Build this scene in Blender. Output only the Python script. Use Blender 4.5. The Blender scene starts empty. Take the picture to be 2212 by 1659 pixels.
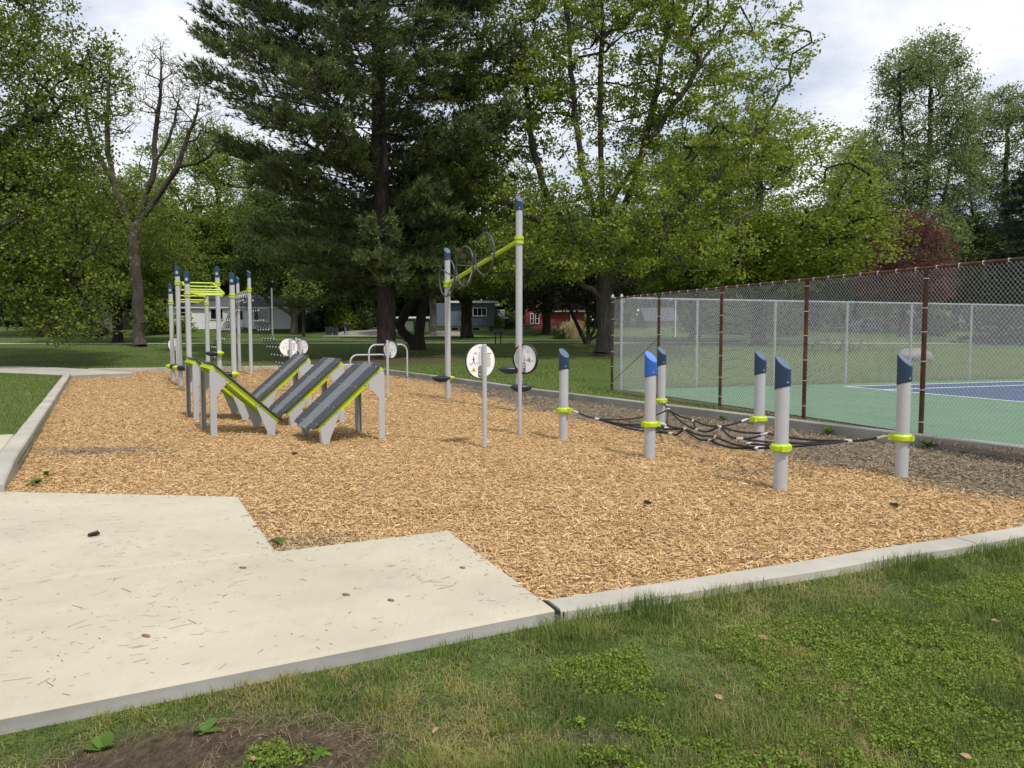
import bpy, math, random
import numpy as np
from mathutils import Vector, Matrix, noise
from mathutils.geometry import delaunay_2d_cdt
R = math.radians
rnd = random.Random(7)
NP = np.random.default_rng(11)
SC = bpy.context.scene
COL = SC.collection

# ---------------------------------------------------------------- camera, sky, sun, exposure
cam_d = bpy.data.cameras.new('camera'); cam = bpy.data.objects.new('camera', cam_d); COL.objects.link(cam)
cam_d.sensor_width = 36.0; cam_d.lens = 36.0 * 1620 / 2212
cam_d.clip_start = 0.05; cam_d.clip_end = 2000
cam.location = (0, 0, 1.7); cam.rotation_euler = (R(90 - 3.797), 0, 0)
SC.camera = cam

SUN_DIR = Vector((0.29, -0.42, 0.86)).normalized()          # towards the sun
world = bpy.data.worlds.new('World'); SC.world = world; world.use_nodes = True
def build_world():
    nt = world.node_tree; N = nt.nodes; L = nt.links; N.clear()
    out = N.new('ShaderNodeOutputWorld'); bg = N.new('ShaderNodeBackground'); bg.inputs['Strength'].default_value = 0.10
    sky = N.new('ShaderNodeTexSky'); sky.sky_type = 'NISHITA'; sky.sun_disc = False
    sky.sun_elevation = math.asin(SUN_DIR.z); sky.sun_rotation = math.atan2(SUN_DIR.x, SUN_DIR.y)
    sky.air_density = 1.0; sky.dust_density = 1.5
    tc = N.new('ShaderNodeTexCoord'); sep = N.new('ShaderNodeSeparateXYZ'); L.new(tc.outputs['Generated'], sep.inputs[0])
    # a flat cloud sheet overhead: project the view direction on to it
    ad = N.new('ShaderNodeMath'); ad.operation = 'ADD'; ad.inputs[1].default_value = 0.22
    mx = N.new('ShaderNodeMath'); mx.operation = 'MAXIMUM'; mx.inputs[1].default_value = 0.0
    L.new(sep.outputs[2], mx.inputs[0]); L.new(mx.outputs[0], ad.inputs[0])
    dx = N.new('ShaderNodeMath'); dx.operation = 'DIVIDE'; L.new(sep.outputs[0], dx.inputs[0]); L.new(ad.outputs[0], dx.inputs[1])
    dy = N.new('ShaderNodeMath'); dy.operation = 'DIVIDE'; L.new(sep.outputs[1], dy.inputs[0]); L.new(ad.outputs[0], dy.inputs[1])
    cb = N.new('ShaderNodeCombineXYZ'); L.new(dx.outputs[0], cb.inputs[0]); L.new(dy.outputs[0], cb.inputs[1])
    n1 = N.new('ShaderNodeTexNoise'); n1.inputs['Scale'].default_value = 1.5; n1.inputs['Detail'].default_value = 7
    n1.inputs['Roughness'].default_value = 0.55; n1.inputs['Distortion'].default_value = 0.35; L.new(cb.outputs[0], n1.inputs['Vector'])
    r1 = N.new('ShaderNodeValToRGB'); e = r1.color_ramp.elements
    e[0].position = 0.38; e[0].color = (4.2, 5.0, 6.3, 1); e[1].position = 0.60; e[1].color = (9.6, 9.7, 9.9, 1)
    m = e.new(0.48); m.color = (6.6, 7.1, 8.0, 1)
    L.new(n1.outputs['Fac'], r1.inputs[0])
    mix = N.new('ShaderNodeMix'); mix.data_type = 'RGBA'; mix.inputs[0].default_value = 0.90
    L.new(sky.outputs[0], mix.inputs[6]); L.new(r1.outputs[0], mix.inputs[7])
    L.new(mix.outputs[2], bg.inputs['Color']); L.new(bg.outputs[0], out.inputs[0])
build_world()
sun_d = bpy.data.lights.new('sun', 'SUN'); sun_d.energy = 2.7; sun_d.angle = R(2.5); sun_d.color = (1.0, 0.95, 0.87)
sun = bpy.data.objects.new('sun', sun_d); COL.objects.link(sun); sun.location = (20, -15, 60)
sun.rotation_euler = (-SUN_DIR).to_track_quat('-Z', 'Y').to_euler()
SC.view_settings.view_transform = 'Standard'; SC.view_settings.look = 'None'
SC.view_settings.exposure = 0.28; SC.view_settings.gamma = 1.0; SC.view_settings.use_curve_mapping = False
SC.render.engine = 'CYCLES'
SC.cycles.max_bounces = 6; SC.cycles.diffuse_bounces = 3; SC.cycles.transparent_max_bounces = 8

# ---------------------------------------------------------------- materials
MATS = {}
def nodes_of(m):
    m.use_nodes = True; nt = m.node_tree; b = nt.nodes['Principled BSDF']; return nt, nt.nodes, nt.links, b
def coords(N, L, scale=(1, 1, 1), kind='Object'):
    tc = N.new('ShaderNodeTexCoord'); mp = N.new('ShaderNodeMapping'); mp.inputs['Scale'].default_value = scale
    L.new(tc.outputs[kind], mp.inputs[0]); return mp.outputs[0]
def noise_tex(N, L, vec, scale, detail=4, rough=0.55):
    n = N.new('ShaderNodeTexNoise'); n.inputs['Scale'].default_value = scale; n.inputs['Detail'].default_value = detail
    n.inputs['Roughness'].default_value = rough; L.new(vec, n.inputs['Vector']); return n.outputs['Fac']
def ramp(N, L, fac, stops):
    r = N.new('ShaderNodeValToRGB'); e = r.color_ramp.elements
    e[0].position, e[0].color = stops[0][0], (*stops[0][1], 1); e[1].position, e[1].color = stops[-1][0], (*stops[-1][1], 1)
    for p, c in stops[1:-1]:
        q = e.new(p); q.color = (*c, 1)
    L.new(fac, r.inputs[0]); return r.outputs[0]
def mixc(N, L, fac, a, b, mode='MIX'):
    m = N.new('ShaderNodeMix'); m.data_type = 'RGBA'; m.blend_type = mode
    for i, v in ((0, fac), (6, a), (7, b)):
        if isinstance(v, (int, float)): m.inputs[i].default_value = v
        elif isinstance(v, tuple): m.inputs[i].default_value = (*v, 1)
        else: L.new(v, m.inputs[i])
    return m.outputs[2]
def bump(N, L, b, h, strength=0.3, dist=0.02):
    bp = N.new('ShaderNodeBump'); bp.inputs['Strength'].default_value = strength; bp.inputs['Distance'].default_value = dist
    L.new(h, bp.inputs['Height']); L.new(bp.outputs[0], b.inputs['Normal'])
def mat(name, col, rough=0.5, metal=0.0, var=0.12, vscale=6.0, bmp=0.0, bscale=60.0, spec=0.5, coat=0.0, stretch=(1, 1, 1)):
    m = bpy.data.materials.new(name); nt, N, L, b = nodes_of(m)
    v = coords(N, L, stretch)
    f = noise_tex(N, L, v, vscale, 5)
    dark = tuple(c * (1 - var) for c in col); lite = tuple(min(1, c * (1 + var)) for c in col)
    L.new(ramp(N, L, f, [(0.3, dark), (0.7, lite)]), b.inputs['Base Color'])
    b.inputs['Roughness'].default_value = rough; b.inputs['Metallic'].default_value = metal
    b.inputs['Specular IOR Level'].default_value = spec; b.inputs['Coat Weight'].default_value = coat
    if bmp: bump(N, L, b, noise_tex(N, L, v, bscale, 3), bmp, 0.01)
    MATS[name] = m; return m
def leafmat(name, c0, c1, c2, trans=0.35, rough=0.55):
    m = bpy.data.materials.new(name); nt, N, L, b = nodes_of(m)
    at = N.new('ShaderNodeAttribute'); at.attribute_name = 'tint'
    col = ramp(N, L, at.outputs['Fac'], [(0.0, c0), (0.5, c1), (1.0, c2)])
    L.new(col, b.inputs['Base Color']); b.inputs['Roughness'].default_value = rough; b.inputs['Specular IOR Level'].default_value = 0.25
    tr = N.new('ShaderNodeBsdfTranslucent'); hs = N.new('ShaderNodeHueSaturation'); hs.inputs['Value'].default_value = 1.15
    hs.inputs['Hue'].default_value = 0.485; L.new(col, hs.inputs['Color']); L.new(hs.outputs[0], tr.inputs['Color'])
    mx = N.new('ShaderNodeMixShader'); mx.inputs[0].default_value = trans
    L.new(b.outputs[0], mx.inputs[1]); L.new(tr.outputs[0], mx.inputs[2]); L.new(mx.outputs[0], N['Material Output'].inputs['Surface'])
    MATS[name] = m; return m

mat('post_grey', (0.43, 0.435, 0.44), 0.42, 0.0, 0.06, 3.0, 0.05, 300, spec=0.5)
mat('cap_navy', (0.012, 0.040, 0.085), 0.36, 0, 0.2, 5, 0.08, 220)
mat('cap_bright', (0.02, 0.11, 0.46), 0.36, 0, 0.12, 5, 0.08, 220)
mat('pod_navy', (0.022, 0.032, 0.055), 0.42, 0, 0.25, 8, 0.05, 160)
mat('lime', (0.46, 0.60, 0.015), 0.38, 0, 0.08, 6)
mat('bolt', (0.62, 0.62, 0.63), 0.3, 1.0, 0.05)
mat('ferrule', (0.66, 0.66, 0.66), 0.38, 0.5, 0.08, 20)
mat('rope', (0.022, 0.022, 0.024), 0.85, 0, 0.3, 40, 0.5, 300)
mat('wheel_grey', (0.06, 0.06, 0.065), 0.4, 0, 0.1, 8)
mat('board_dark', (0.045, 0.048, 0.055), 0.5, 0, 0.18, 9, 0.15, 300)
mat('board_mid', (0.155, 0.165, 0.175), 0.62, 0, 0.10, 11, 0.2, 350)
mat('leg_grey', (0.42, 0.42, 0.43), 0.45, 0, 0.06, 4)
mat('sign_white', (0.86, 0.86, 0.85), 0.4, 0, 0.03, 9)
mat('sign_black', (0.012, 0.012, 0.013), 0.5, 0, 0.2)
mat('sign_orange', (0.72, 0.20, 0.06), 0.5, 0, 0.05)
mat('sign_yellow', (0.80, 0.50, 0.04), 0.5, 0, 0.05)
mat('sign_ink', (0.07, 0.07, 0.075), 0.6, 0, 0.1)
mat('sign_greyink', (0.36, 0.36, 0.37), 0.6, 0, 0.1)
mat('sign_maroon', (0.16, 0.07, 0.07), 0.6, 0, 0.1)
mat('galv', (0.36, 0.37, 0.38), 0.45, 0.25, 0.15, 30)
mat('wire', (0.62, 0.63, 0.64), 0.45, 0.1, 0.1, 30)
mat('house_white', (0.84, 0.85, 0.86), 0.6, 0, 0.05, 3)
mat('house_blue', (0.13, 0.165, 0.21), 0.7, 0, 0.1, 4)
mat('house_red', (0.26, 0.035, 0.035), 0.6, 0, 0.1, 4)
mat('house_cream', (0.52, 0.50, 0.40), 0.7, 0, 0.08, 4)
mat('house_tan', (0.36, 0.32, 0.27), 0.7, 0, 0.1, 4)
mat('trim_white', (0.76, 0.76, 0.75), 0.5, 0, 0.04)
mat('glass_dark', (0.012, 0.014, 0.018), 0.12, 0, 0.3, 2, spec=0.15)
mat('curtain', (0.42, 0.46, 0.47), 0.8, 0, 0.1, 3)
mat('roof_grey', (0.085, 0.092, 0.115), 0.85, 0, 0.2, 8, 0.3, 40)
mat('roof_brown', (0.11, 0.085, 0.075), 0.85, 0, 0.2, 8, 0.3, 40)
mat('bin', (0.030, 0.045, 0.062), 0.5, 0, 0.15, 6)
mat('car_red', (0.06, 0.004, 0.011), 0.35, 0.0, 0.05, 3, coat=0.25)
mat('car_blue', (0.012, 0.02, 0.05), 0.25, 0.2, 0.05, 3, coat=1.0)
mat('car_bright', (0.34, 0.015, 0.02), 0.25, 0.1, 0.05, 3, coat=1.0)
mat('tyre', (0.015, 0.015, 0.016), 0.85, 0, 0.2, 20)
mat('chrome', (0.6, 0.6, 0.6), 0.2, 1.0, 0.05)
mat('lamp_clear', (0.55, 0.55, 0.53), 0.15, 0, 0.05)
mat('skin', (0.42, 0.26, 0.19), 0.6, 0, 0.05)
mat('jacket', (0.02, 0.02, 0.024), 0.8, 0, 0.2, 20)
mat('jeans', (0.10, 0.16, 0.26), 0.85, 0, 0.15, 20)
mat('hair', (0.02, 0.014, 0.01), 0.7, 0, 0.2, 20)
mat('pack', (0.03, 0.03, 0.035), 0.8, 0, 0.2, 20)
mat('wood_table', (0.20, 0.15, 0.10), 0.8, 0, 0.2, 8, 0.3, 60)
mat('boulder', (0.22, 0.19, 0.185), 0.85, 0, 0.3, 3, 0.8, 9)
mat('cone_brown', (0.05, 0.033, 0.022), 0.8, 0, 0.3, 40)
mat('fence_wood', (0.16, 0.13, 0.10), 0.85, 0, 0.2, 8)
mat('court_line', (0.72, 0.74, 0.75), 0.7, 0, 0.08, 12)
mat('dark_metal', (0.02, 0.02, 0.02), 0.5, 0, 0.2)
mat('straw', (0.55, 0.44, 0.24), 0.8, 0, 0.2, 20)
mat('dead_leaf', (0.34, 0.22, 0.12), 0.8, 0, 0.3, 40)
mat('bark_bit', (0.22, 0.13, 0.07), 0.85, 0, 0.3, 60)

def m_rust():
    m = bpy.data.materials.new('rust'); nt, N, L, b = nodes_of(m); v = coords(N, L, (1, 1, 0.35))
    f = noise_tex(N, L, v, 9, 6, 0.65)
    L.new(ramp(N, L, f, [(0.3, (0.03, 0.011, 0.008)), (0.5, (0.075, 0.026, 0.014)), (0.66, (0.14, 0.058, 0.028)), (0.8, (0.20, 0.12, 0.075))]), b.inputs['Base Color'])
    b.inputs['Roughness'].default_value = 0.8; bump(N, L, b, f, 0.4, 0.01); MATS['rust'] = m
m_rust()
def m_bark(name, a, b_, c, sc=7.0):
    m = bpy.data.materials.new(name); nt, N, L, b = nodes_of(m); v = coords(N, L, (1, 1, 0.16))
    f = noise_tex(N, L, v, sc, 6, 0.65); v2 = coords(N, L, (1, 1, 1)); g = noise_tex(N, L, v2, 0.7, 3)
    col = ramp(N, L, f, [(0.32, a), (0.5, b_), (0.72, c)])
    L.new(mixc(N, L, g, col, tuple(x * 0.75 for x in b_)), b.inputs['Base Color'])
    b.inputs['Roughness'].default_value = 0.9; b.inputs['Specular IOR Level'].default_value = 0.2
    bump(N, L, b, f, 1.0, 0.12); MATS[name] = m
m_bark('bark_grey', (0.035, 0.028, 0.022), (0.10, 0.083, 0.068), (0.19, 0.165, 0.14))
m_bark('bark_dark', (0.016, 0.012, 0.010), (0.045, 0.036, 0.030), (0.085, 0.07, 0.06))
m_bark('bark_pine', (0.02, 0.014, 0.012), (0.065, 0.048, 0.042), (0.13, 0.10, 0.088))
m_bark('bark_pale', (0.10, 0.09, 0.075), (0.22, 0.20, 0.17), (0.36, 0.34, 0.30), 4)

def m_concrete(name, base, dirt=0.25):
    m = bpy.data.materials.new(name); nt, N, L, b = nodes_of(m); v = coords(N, L)
    big = noise_tex(N, L, v, 0.9, 5, 0.6); fine = noise_tex(N, L, v, 55, 4, 0.7); mid = noise_tex(N, L, v, 7, 5, 0.6)
    c = ramp(N, L, big, [(0.3, tuple(x * (1 - dirt * .55) for x in base)), (0.7, tuple(min(1, x * 1.06) for x in base))])
    c = mixc(N, L, ramp(N, L, mid, [(0.56, (0, 0, 0)), (0.8, (0.35, 0.35, 0.35))]), c, (0.30, 0.28, 0.25))
    c = mixc(N, L, ramp(N, L, fine, [(0.60, (0, 0, 0)), (0.78, (0.45, 0.45, 0.45))]), c, tuple(x * 0.55 for x in base))
    # broom strokes
    tc = N.new('ShaderNodeTexCoord'); mp = N.new('ShaderNodeMapping'); mp.inputs['Rotation'].default_value = (0, 0, R(-26)); mp.inputs['Scale'].default_value = (70, 1.4, 1)
    L.new(tc.outputs['Object'], mp.inputs[0]); br = noise_tex(N, L, mp.outputs[0], 1.5, 3, 0.6)
    c = mixc(N, L, ramp(N, L, br, [(0.35, (0.16, 0.16, 0.16)), (0.6, (0, 0, 0))]), c, tuple(x * 0.72 for x in base))
    L.new(c, b.inputs['Base Color']); b.inputs['Roughness'].default_value = 0.9; b.inputs['Specular IOR Level'].default_value = 0.2
    ad = N.new('ShaderNodeMath'); ad.operation = 'ADD'; L.new(fine, ad.inputs[0]); L.new(br, ad.inputs[1]); bump(N, L, b, ad.outputs[0], 0.25, 0.006)
    MATS[name] = m
m_concrete('concrete_pad', (0.50, 0.455, 0.35)); m_concrete('concrete_pad_grey', (0.505, 0.455, 0.352), .3); m_concrete('concrete_kerb', (0.46, 0.43, 0.37), 0.5); m_concrete('concrete_old', (0.36, 0.345, 0.31), 0.7)

def m_chips():
    m = bpy.data.materials.new('chip_ground'); nt, N, L, b = nodes_of(m); v = coords(N, L)
    vo = N.new('ShaderNodeTexVoronoi'); vo.inputs['Scale'].default_value = 34; mp = N.new('ShaderNodeMapping'); mp.inputs['Scale'].default_value = (0.55, 1.5, 1)
    nz = N.new('ShaderNodeTexNoise'); nz.inputs['Scale'].default_value = 9; L.new(v, nz.inputs['Vector'])
    mv = N.new('ShaderNodeVectorMath'); mv.operation = 'MULTIPLY_ADD'; mv.inputs[1].default_value = (0.16, 0.16, 0); L.new(nz.outputs['Color'], mv.inputs[0]); L.new(v, mv.inputs[2])
    L.new(mv.outputs[0], mp.inputs[0]); L.new(mp.outputs[0], vo.inputs['Vector'])
    sp = N.new('ShaderNodeSeparateColor'); L.new(vo.outputs['Color'], sp.inputs[0])
    fresh = ramp(N, L, sp.outputs[0], [(0.0, (0.16, 0.09, 0.04)), (0.35, (0.36, 0.215, 0.095)), (0.7, (0.50, 0.325, 0.155)), (1.0, (0.60, 0.42, 0.22))])
    old = ramp(N, L, sp.outputs[0], [(0.0, (0.05, 0.04, 0.03)), (0.5, (0.15, 0.12, 0.085)), (1.0, (0.27, 0.225, 0.16))])
    at = N.new('ShaderNodeAttribute'); at.attribute_name = 'worn'
    L.new(mixc(N, L, at.outputs['Fac'], fresh, old), b.inputs['Base Color'])
    b.inputs['Roughness'].default_value = 0.9; b.inputs['Specular IOR Level'].default_value = 0.15
    bump(N, L, b, sp.outputs[1], 1.0, 0.02); MATS['chip_ground'] = m
m_chips()
def chipmat():
    m = bpy.data.materials.new('chip'); nt, N, L, b = nodes_of(m)
    at = N.new('ShaderNodeAttribute'); at.attribute_name = 'tint'; aw = N.new('ShaderNodeAttribute'); aw.attribute_name = 'worn'
    a = ramp(N, L, at.outputs['Fac'], [(0.0, (0.22, 0.12, 0.05)), (0.3, (0.46, 0.285, 0.13)), (0.7, (0.62, 0.42, 0.21)), (1.0, (0.78, 0.59, 0.35))])
    o = ramp(N, L, at.outputs['Fac'], [(0.0, (0.07, 0.055, 0.042)), (0.5, (0.20, 0.165, 0.12)), (1.0, (0.38, 0.32, 0.23))])
    L.new(mixc(N, L, aw.outputs['Fac'], a, o), b.inputs['Base Color']); b.inputs['Roughness'].default_value = 0.85; b.inputs['Specular IOR Level'].default_value = 0.15
    MATS['chip'] = m
chipmat()
def m_lawn():
    m = bpy.data.materials.new('lawn_soil'); nt, N, L, b = nodes_of(m); v = coords(N, L)
    big = noise_tex(N, L, v, 0.22, 5, 0.6); mid = noise_tex(N, L, v, 2.2, 5, 0.65); v2 = coords(N, L, (1, 0.5, 1)); fine = noise_tex(N, L, v2, 26, 4, 0.7)
    g = ramp(N, L, fine, [(0.25, (0.03, 0.05, 0.012)), (0.5, (0.085, 0.13, 0.032)), (0.75, (0.165, 0.215, 0.062))])
    g = mixc(N, L, ramp(N, L, mid, [(0.45, (0, 0, 0)), (0.75, (0.5, 0.5, 0.5))]), g, (0.12, 0.145, 0.045))
    g = mixc(N, L, ramp(N, L, big, [(0.45, (0, 0, 0)), (0.7, (0.6, 0.6, 0.6))]), g, (0.045, 0.085, 0.02))
    soil = ramp(N, L, fine, [(0.3, (0.045, 0.030, 0.022)), (0.6, (0.11, 0.078, 0.055)), (0.8, (0.20, 0.15, 0.10))])
    at = N.new('ShaderNodeAttribute'); at.attribute_name = 'bare'
    L.new(mixc(N, L, at.outputs['Fac'], g, soil), b.inputs['Base Color']); b.inputs['Roughness'].default_value = 0.95; b.inputs['Specular IOR Level'].default_value = 0.1
    bump(N, L, b, fine, 1.0, 0.06); MATS['lawn_soil'] = m
m_lawn()
mat('court_green', (0.105, 0.195, 0.115), 0.8, 0, 0.10, 1.2, 0.1, 120)
mat('court_blue', (0.05, 0.085, 0.16), 0.8, 0, 0.08, 1.2, 0.1, 120)
mat('asphalt', (0.065, 0.063, 0.060), 0.9, 0, 0.2, 4, 0.3, 80)
mat('gravel', (0.27, 0.235, 0.20), 0.95, 0, 0.25, 9, 0.5, 60)
leafmat('blade', (0.0892, 0.1334, 0.0290), (0.1627, 0.2246, 0.0483), (0.3373, 0.3089, 0.1046), 0.3)
leafmat('clover', (0.1050, 0.1688, 0.0240), (0.1750, 0.2500, 0.0360), (0.2625, 0.3125, 0.0540), 0.3)
leafmat('dry_grass', (0.16, 0.11, 0.07), (0.28, 0.20, 0.12), (0.45, 0.36, 0.22), 0.2)
leafmat('maple', (0.0958, 0.1493, 0.0180), (0.2001, 0.2762, 0.0330), (0.3479, 0.3883, 0.0675), 0.45)
leafmat('maple_yellow', (0.0956, 0.1450, 0.0180), (0.1785, 0.2537, 0.0330), (0.2805, 0.3553, 0.0675), 0.45)
leafmat('maple_mid', (0.0752, 0.1172, 0.0180), (0.1484, 0.2116, 0.0300), (0.2574, 0.3011, 0.0510), 0.4)
leafmat('leaf_dark', (0.0317, 0.0580, 0.0132), (0.0598, 0.1057, 0.0215), (0.1091, 0.1705, 0.0363), 0.35)
leafmat('leaf_pale', (0.1050, 0.1553, 0.0473), (0.1820, 0.2497, 0.0878), (0.2940, 0.3510, 0.1485), 0.42)
leafmat('leaf_copper', (0.0666, 0.0277, 0.0259), (0.1427, 0.0598, 0.0475), (0.2475, 0.1152, 0.0864), 0.35)
leafmat('leaf_purple', (0.014, 0.012, 0.008), (0.028, 0.028, 0.012), (0.05, 0.055, 0.02), 0.3)
leafmat('pine', (0.0597, 0.0907, 0.0324), (0.1221, 0.1685, 0.0540), (0.2306, 0.2700, 0.0900), 0.22)
leafmat('spruce', (0.010, 0.018, 0.014), (0.018, 0.032, 0.024), (0.035, 0.055, 0.04), 0.15)
leafmat('weed', (0.05, 0.10, 0.015), (0.09, 0.165, 0.025), (0.14, 0.22, 0.04), 0.3)
leafmat('needle_litter', (0.05, 0.04, 0.03), (0.11, 0.09, 0.06), (0.22, 0.17, 0.11), 0.0)

# ---------------------------------------------------------------- builders
class MB:
    def __init__(s): s.v = []; s.f = []
    def add(s, vs, fs):
        o = len(s.v); s.v.extend([tuple(p) for p in vs]); s.f.extend([tuple(i + o for i in f) for f in fs]); return s
    def box(s, c, d, rz=0.0):
        x, y, z = d[0] / 2, d[1] / 2, d[2] / 2; cs, sn = math.cos(rz), math.sin(rz)
        vs = [(c[0] + a * x * cs - b_ * y * sn, c[1] + a * x * sn + b_ * y * cs, c[2] + e * z) for a, b_, e in
              ((-1, -1, -1), (1, -1, -1), (1, 1, -1), (-1, 1, -1), (-1, -1, 1), (1, -1, 1), (1, 1, 1), (-1, 1, 1))]
        return s.add(vs, [(0, 3, 2, 1), (4, 5, 6, 7), (0, 1, 5, 4), (1, 2, 6, 5), (2, 3, 7, 6), (3, 0, 4, 7)])
    def prism(s, poly, a, b_):
        """polygon of 3D points, swept from offset a to offset b_ (3D vectors)"""
        n = len(poly); A = Vector(a); B = Vector(b_)
        vs = [Vector(p) + A for p in poly] + [Vector(p) + B for p in poly]
        fs = [tuple(range(n - 1, -1, -1)), tuple(range(n, 2 * n))] + [(i, (i + 1) % n, n + (i + 1) % n, n + i) for i in range(n)]
        return s.add(vs, fs)
    def tube(s, pts, r, n=8, caps=True, closed=False):
        P = [Vector(p) for p in pts]; m = len(P); rr = r if isinstance(r, (list, tuple)) else [r] * m
        ref = None; vs = []
        for i in range(m):
            if closed: t = P[(i + 1) % m] - P[i - 1]
            else: t = P[min(i + 1, m - 1)] - P[max(i - 1, 0)]
            t.normalize()
            if ref is None:
                ref = Vector((0, 0, 1)) if abs(t.z) < 0.9 else Vector((1, 0, 0))
            a = (ref - t * ref.dot(t)); a.normalize(); b_ = t.cross(a); ref = a
            for k in range(n):
                q = 2 * math.pi * k / n; vs.append(P[i] + (a * math.cos(q) + b_ * math.sin(q)) * rr[i])
        fs = []
        for i in range(m if closed else m - 1):
            j = (i + 1) % m
            for k in range(n):
                l = (k + 1) % n; fs.append((i * n + k, i * n + l, j * n + l, j * n + k))
        if caps and not closed:
            fs.append(tuple(range(n - 1, -1, -1))); fs.append(tuple((m - 1) * n + k for k in range(n)))
        return s.add(vs, fs)
    def lathe(s, prof, c=(0, 0, 0), n=20):
        """profile [(r,z)...] about z"""
        vs = []; m = len(prof)
        for r_, z in prof:
            for k in range(n):
                q = 2 * math.pi * k / n; vs.append((c[0] + r_ * math.cos(q), c[1] + r_ * math.sin(q), c[2] + z))
        fs = [(i * n + k, i * n + (k + 1) % n, (i + 1) * n + (k + 1) % n, (i + 1) * n + k) for i in range(m - 1) for k in range(n)]
        fs.append(tuple(range(n - 1, -1, -1))); fs.append(tuple((m - 1) * n + k for k in range(n)))
        return s.add(vs, fs)
    def ball(s, c, r, n=6):
        prof = [(max(1e-4, math.sin(math.pi * i / 4)), -math.cos(math.pi * i / 4)) for i in range(5)]
        rr = r if isinstance(r, (tuple, list)) else (r, r, r)
        t = MB().lathe(prof, n=n); return s.add([(c[0] + p[0] * rr[0], c[1] + p[1] * rr[1], c[2] + p[2] * rr[2]) for p in t.v], t.f)
    def mesh(s, name, off=(0, 0, 0), smooth=True, ang=40):
        me = bpy.data.meshes.new(name); o = off
        me.from_pydata([(p[0] - o[0], p[1] - o[1], p[2] - o[2]) for p in s.v], [], s.f)
        if smooth:
            me.shade_smooth(); me.set_sharp_from_angle(angle=R(ang))
        return me
def npmesh(name, V, F, attrs=None, smooth=False):
    V = np.asarray(V, np.float32); F = np.asarray(F, np.int32); k = F.shape[1]
    me = bpy.data.meshes.new(name); me.vertices.add(len(V)); me.vertices.foreach_set('co', V.ravel())
    me.loops.add(F.size); me.loops.foreach_set('vertex_index', F.ravel())
    me.polygons.add(len(F)); me.polygons.foreach_set('loop_start', np.arange(0, F.size, k, dtype=np.int32))
    for a, val in (attrs or {}).items():
        t = me.attributes.new(a, 'FLOAT', 'POINT'); t.data.foreach_set('value', np.asarray(val, np.float32))
    me.update(calc_edges=True)
    if smooth: me.shade_smooth()
    return me
def link(name, me, m=None, parent=None, loc=None):
    o = bpy.data.objects.new(name, me); COL.objects.link(o)
    if m is not None and me is not None and not me.materials: me.materials.append(MATS[m])
    if parent is not None: o.parent = parent
    if loc is not None: o.location = loc
    return o
def obj(name, mb, m, parent=None, off=(0, 0, 0), smooth=True, ang=40):
    return link(name, mb.mesh(name, off, smooth, ang), m, parent)
def wobj(name, mb, m, parent, smooth=True, ang=40):       # vertices given in world metres, parent is an unrotated Empty
    return obj(name, mb, m, parent, tuple(parent.location), smooth, ang)
def thing(name, label, cat, loc=(0, 0, 0), group=None, rz=0.0):
    o = bpy.data.objects.new(name, None); COL.objects.link(o); o.location = loc; o.rotation_euler = (0, 0, rz)
    o.empty_display_size = 0.1
    return tag(o, label, cat, group)
def tag(o, label, cat, group=None):
    o['label'] = label; o['category'] = cat
    if group: o['group'] = group
    return o
def structure(o, label=None): 
    o['kind'] = 'structure'
    if label: o['label'] = label
    return o
def stuff(o, label=None, cat=None):
    o['kind'] = 'stuff'
    if label: o['label'] = label
    if cat: o['category'] = cat
    return o

TZ = [(0, .1), (36, .1), (42, .38), (52, .82), (58, 1.0), (65, 1.38), (80, 1.42), (94, 2.4), (120, 2.8), (300, 5.0)]
def zt(y): return float(np.interp(y, [a for a, _ in TZ], [b for _, b in TZ]))
def px(x, Y): return (x - 1106) / 1620 * Y

# ---------------------------------------------------------------- ground and playground bed
BED = [(-5.45, 7.95), (-5.79, 8.59), (-17.42, 29.63), (-19.5, 33.4), (-7.6, 38.2), (-5.73, 33.0), (-1.67, 25.5), (0.63, 20.9), (4.64, 14.0), (6.33, 11.2), (8.3, 7.9), (0.30, 4.5)]
PAD = [(-5.7, 7.83), (-2.79, 7.56), (-1.79, 5.63), (-0.53, 6.24), (0.25, 4.44), (-6.5, 0.95), (-10.5, 5.2)]
HOLE = [(-6.9, 8.4), (-6.1, 9.2), (-17.6, 29.9), (-19.7, 33.6), (-7.4, 38.4), (-5.6, 33.1), (-1.55, 25.6), (0.75, 20.95), (4.75, 14.1), (6.45, 11.25), (8.42, 7.85), (0.32, 4.38), (-6.5, 1.0), (-10.4, 5.2)]
def inpoly(P, poly):
    x, y = P[:, 0], P[:, 1]; ins = np.zeros(len(P), bool); n = len(poly)
    for i in range(n):
        x1, y1 = poly[i]; x2, y2 = poly[(i + 1) % n]
        c = ((y1 > y) != (y2 > y)); t = (x2 - x1) * (y - y1) / ((y2 - y1) if y2 != y1 else 1e-9) + x1
        ins ^= c & (x < t)
    return ins
def seg_dist(P, poly, closed=True):
    d = np.full(len(P), 1e9); n = len(poly)
    for i in range(n if closed else n - 1):
        a = np.array(poly[i]); b = np.array(poly[(i + 1) % n]); ab = b - a
        t = np.clip(((P - a) @ ab) / (ab @ ab), 0, 1); q = a + t[:, None] * ab
        d = np.minimum(d, np.hypot(*(P - q).T))
    return d
def fbm(x, y, s, o=0.0):
    return np.array([noise.fractal(Vector((a * s + o, b * s + o * 1.7, o)), 0.9, 2.0, 3) for a, b in zip(x, y)])
def ground_z(x, y):
    # the front lawn lies a little lower than the park lawn behind the kerbs
    s = (y - (4.35 + 0.44 * (x - 0.3)))
    low = np.clip((0.9 - s) / 1.2, 0, 1); low = np.where(x < -2.5, 0, low) if False else low
    base = np.interp(y, [a for a, _ in TZ], [b for _, b in TZ])
    return base * (1 - low) + (-0.055) * low
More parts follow.
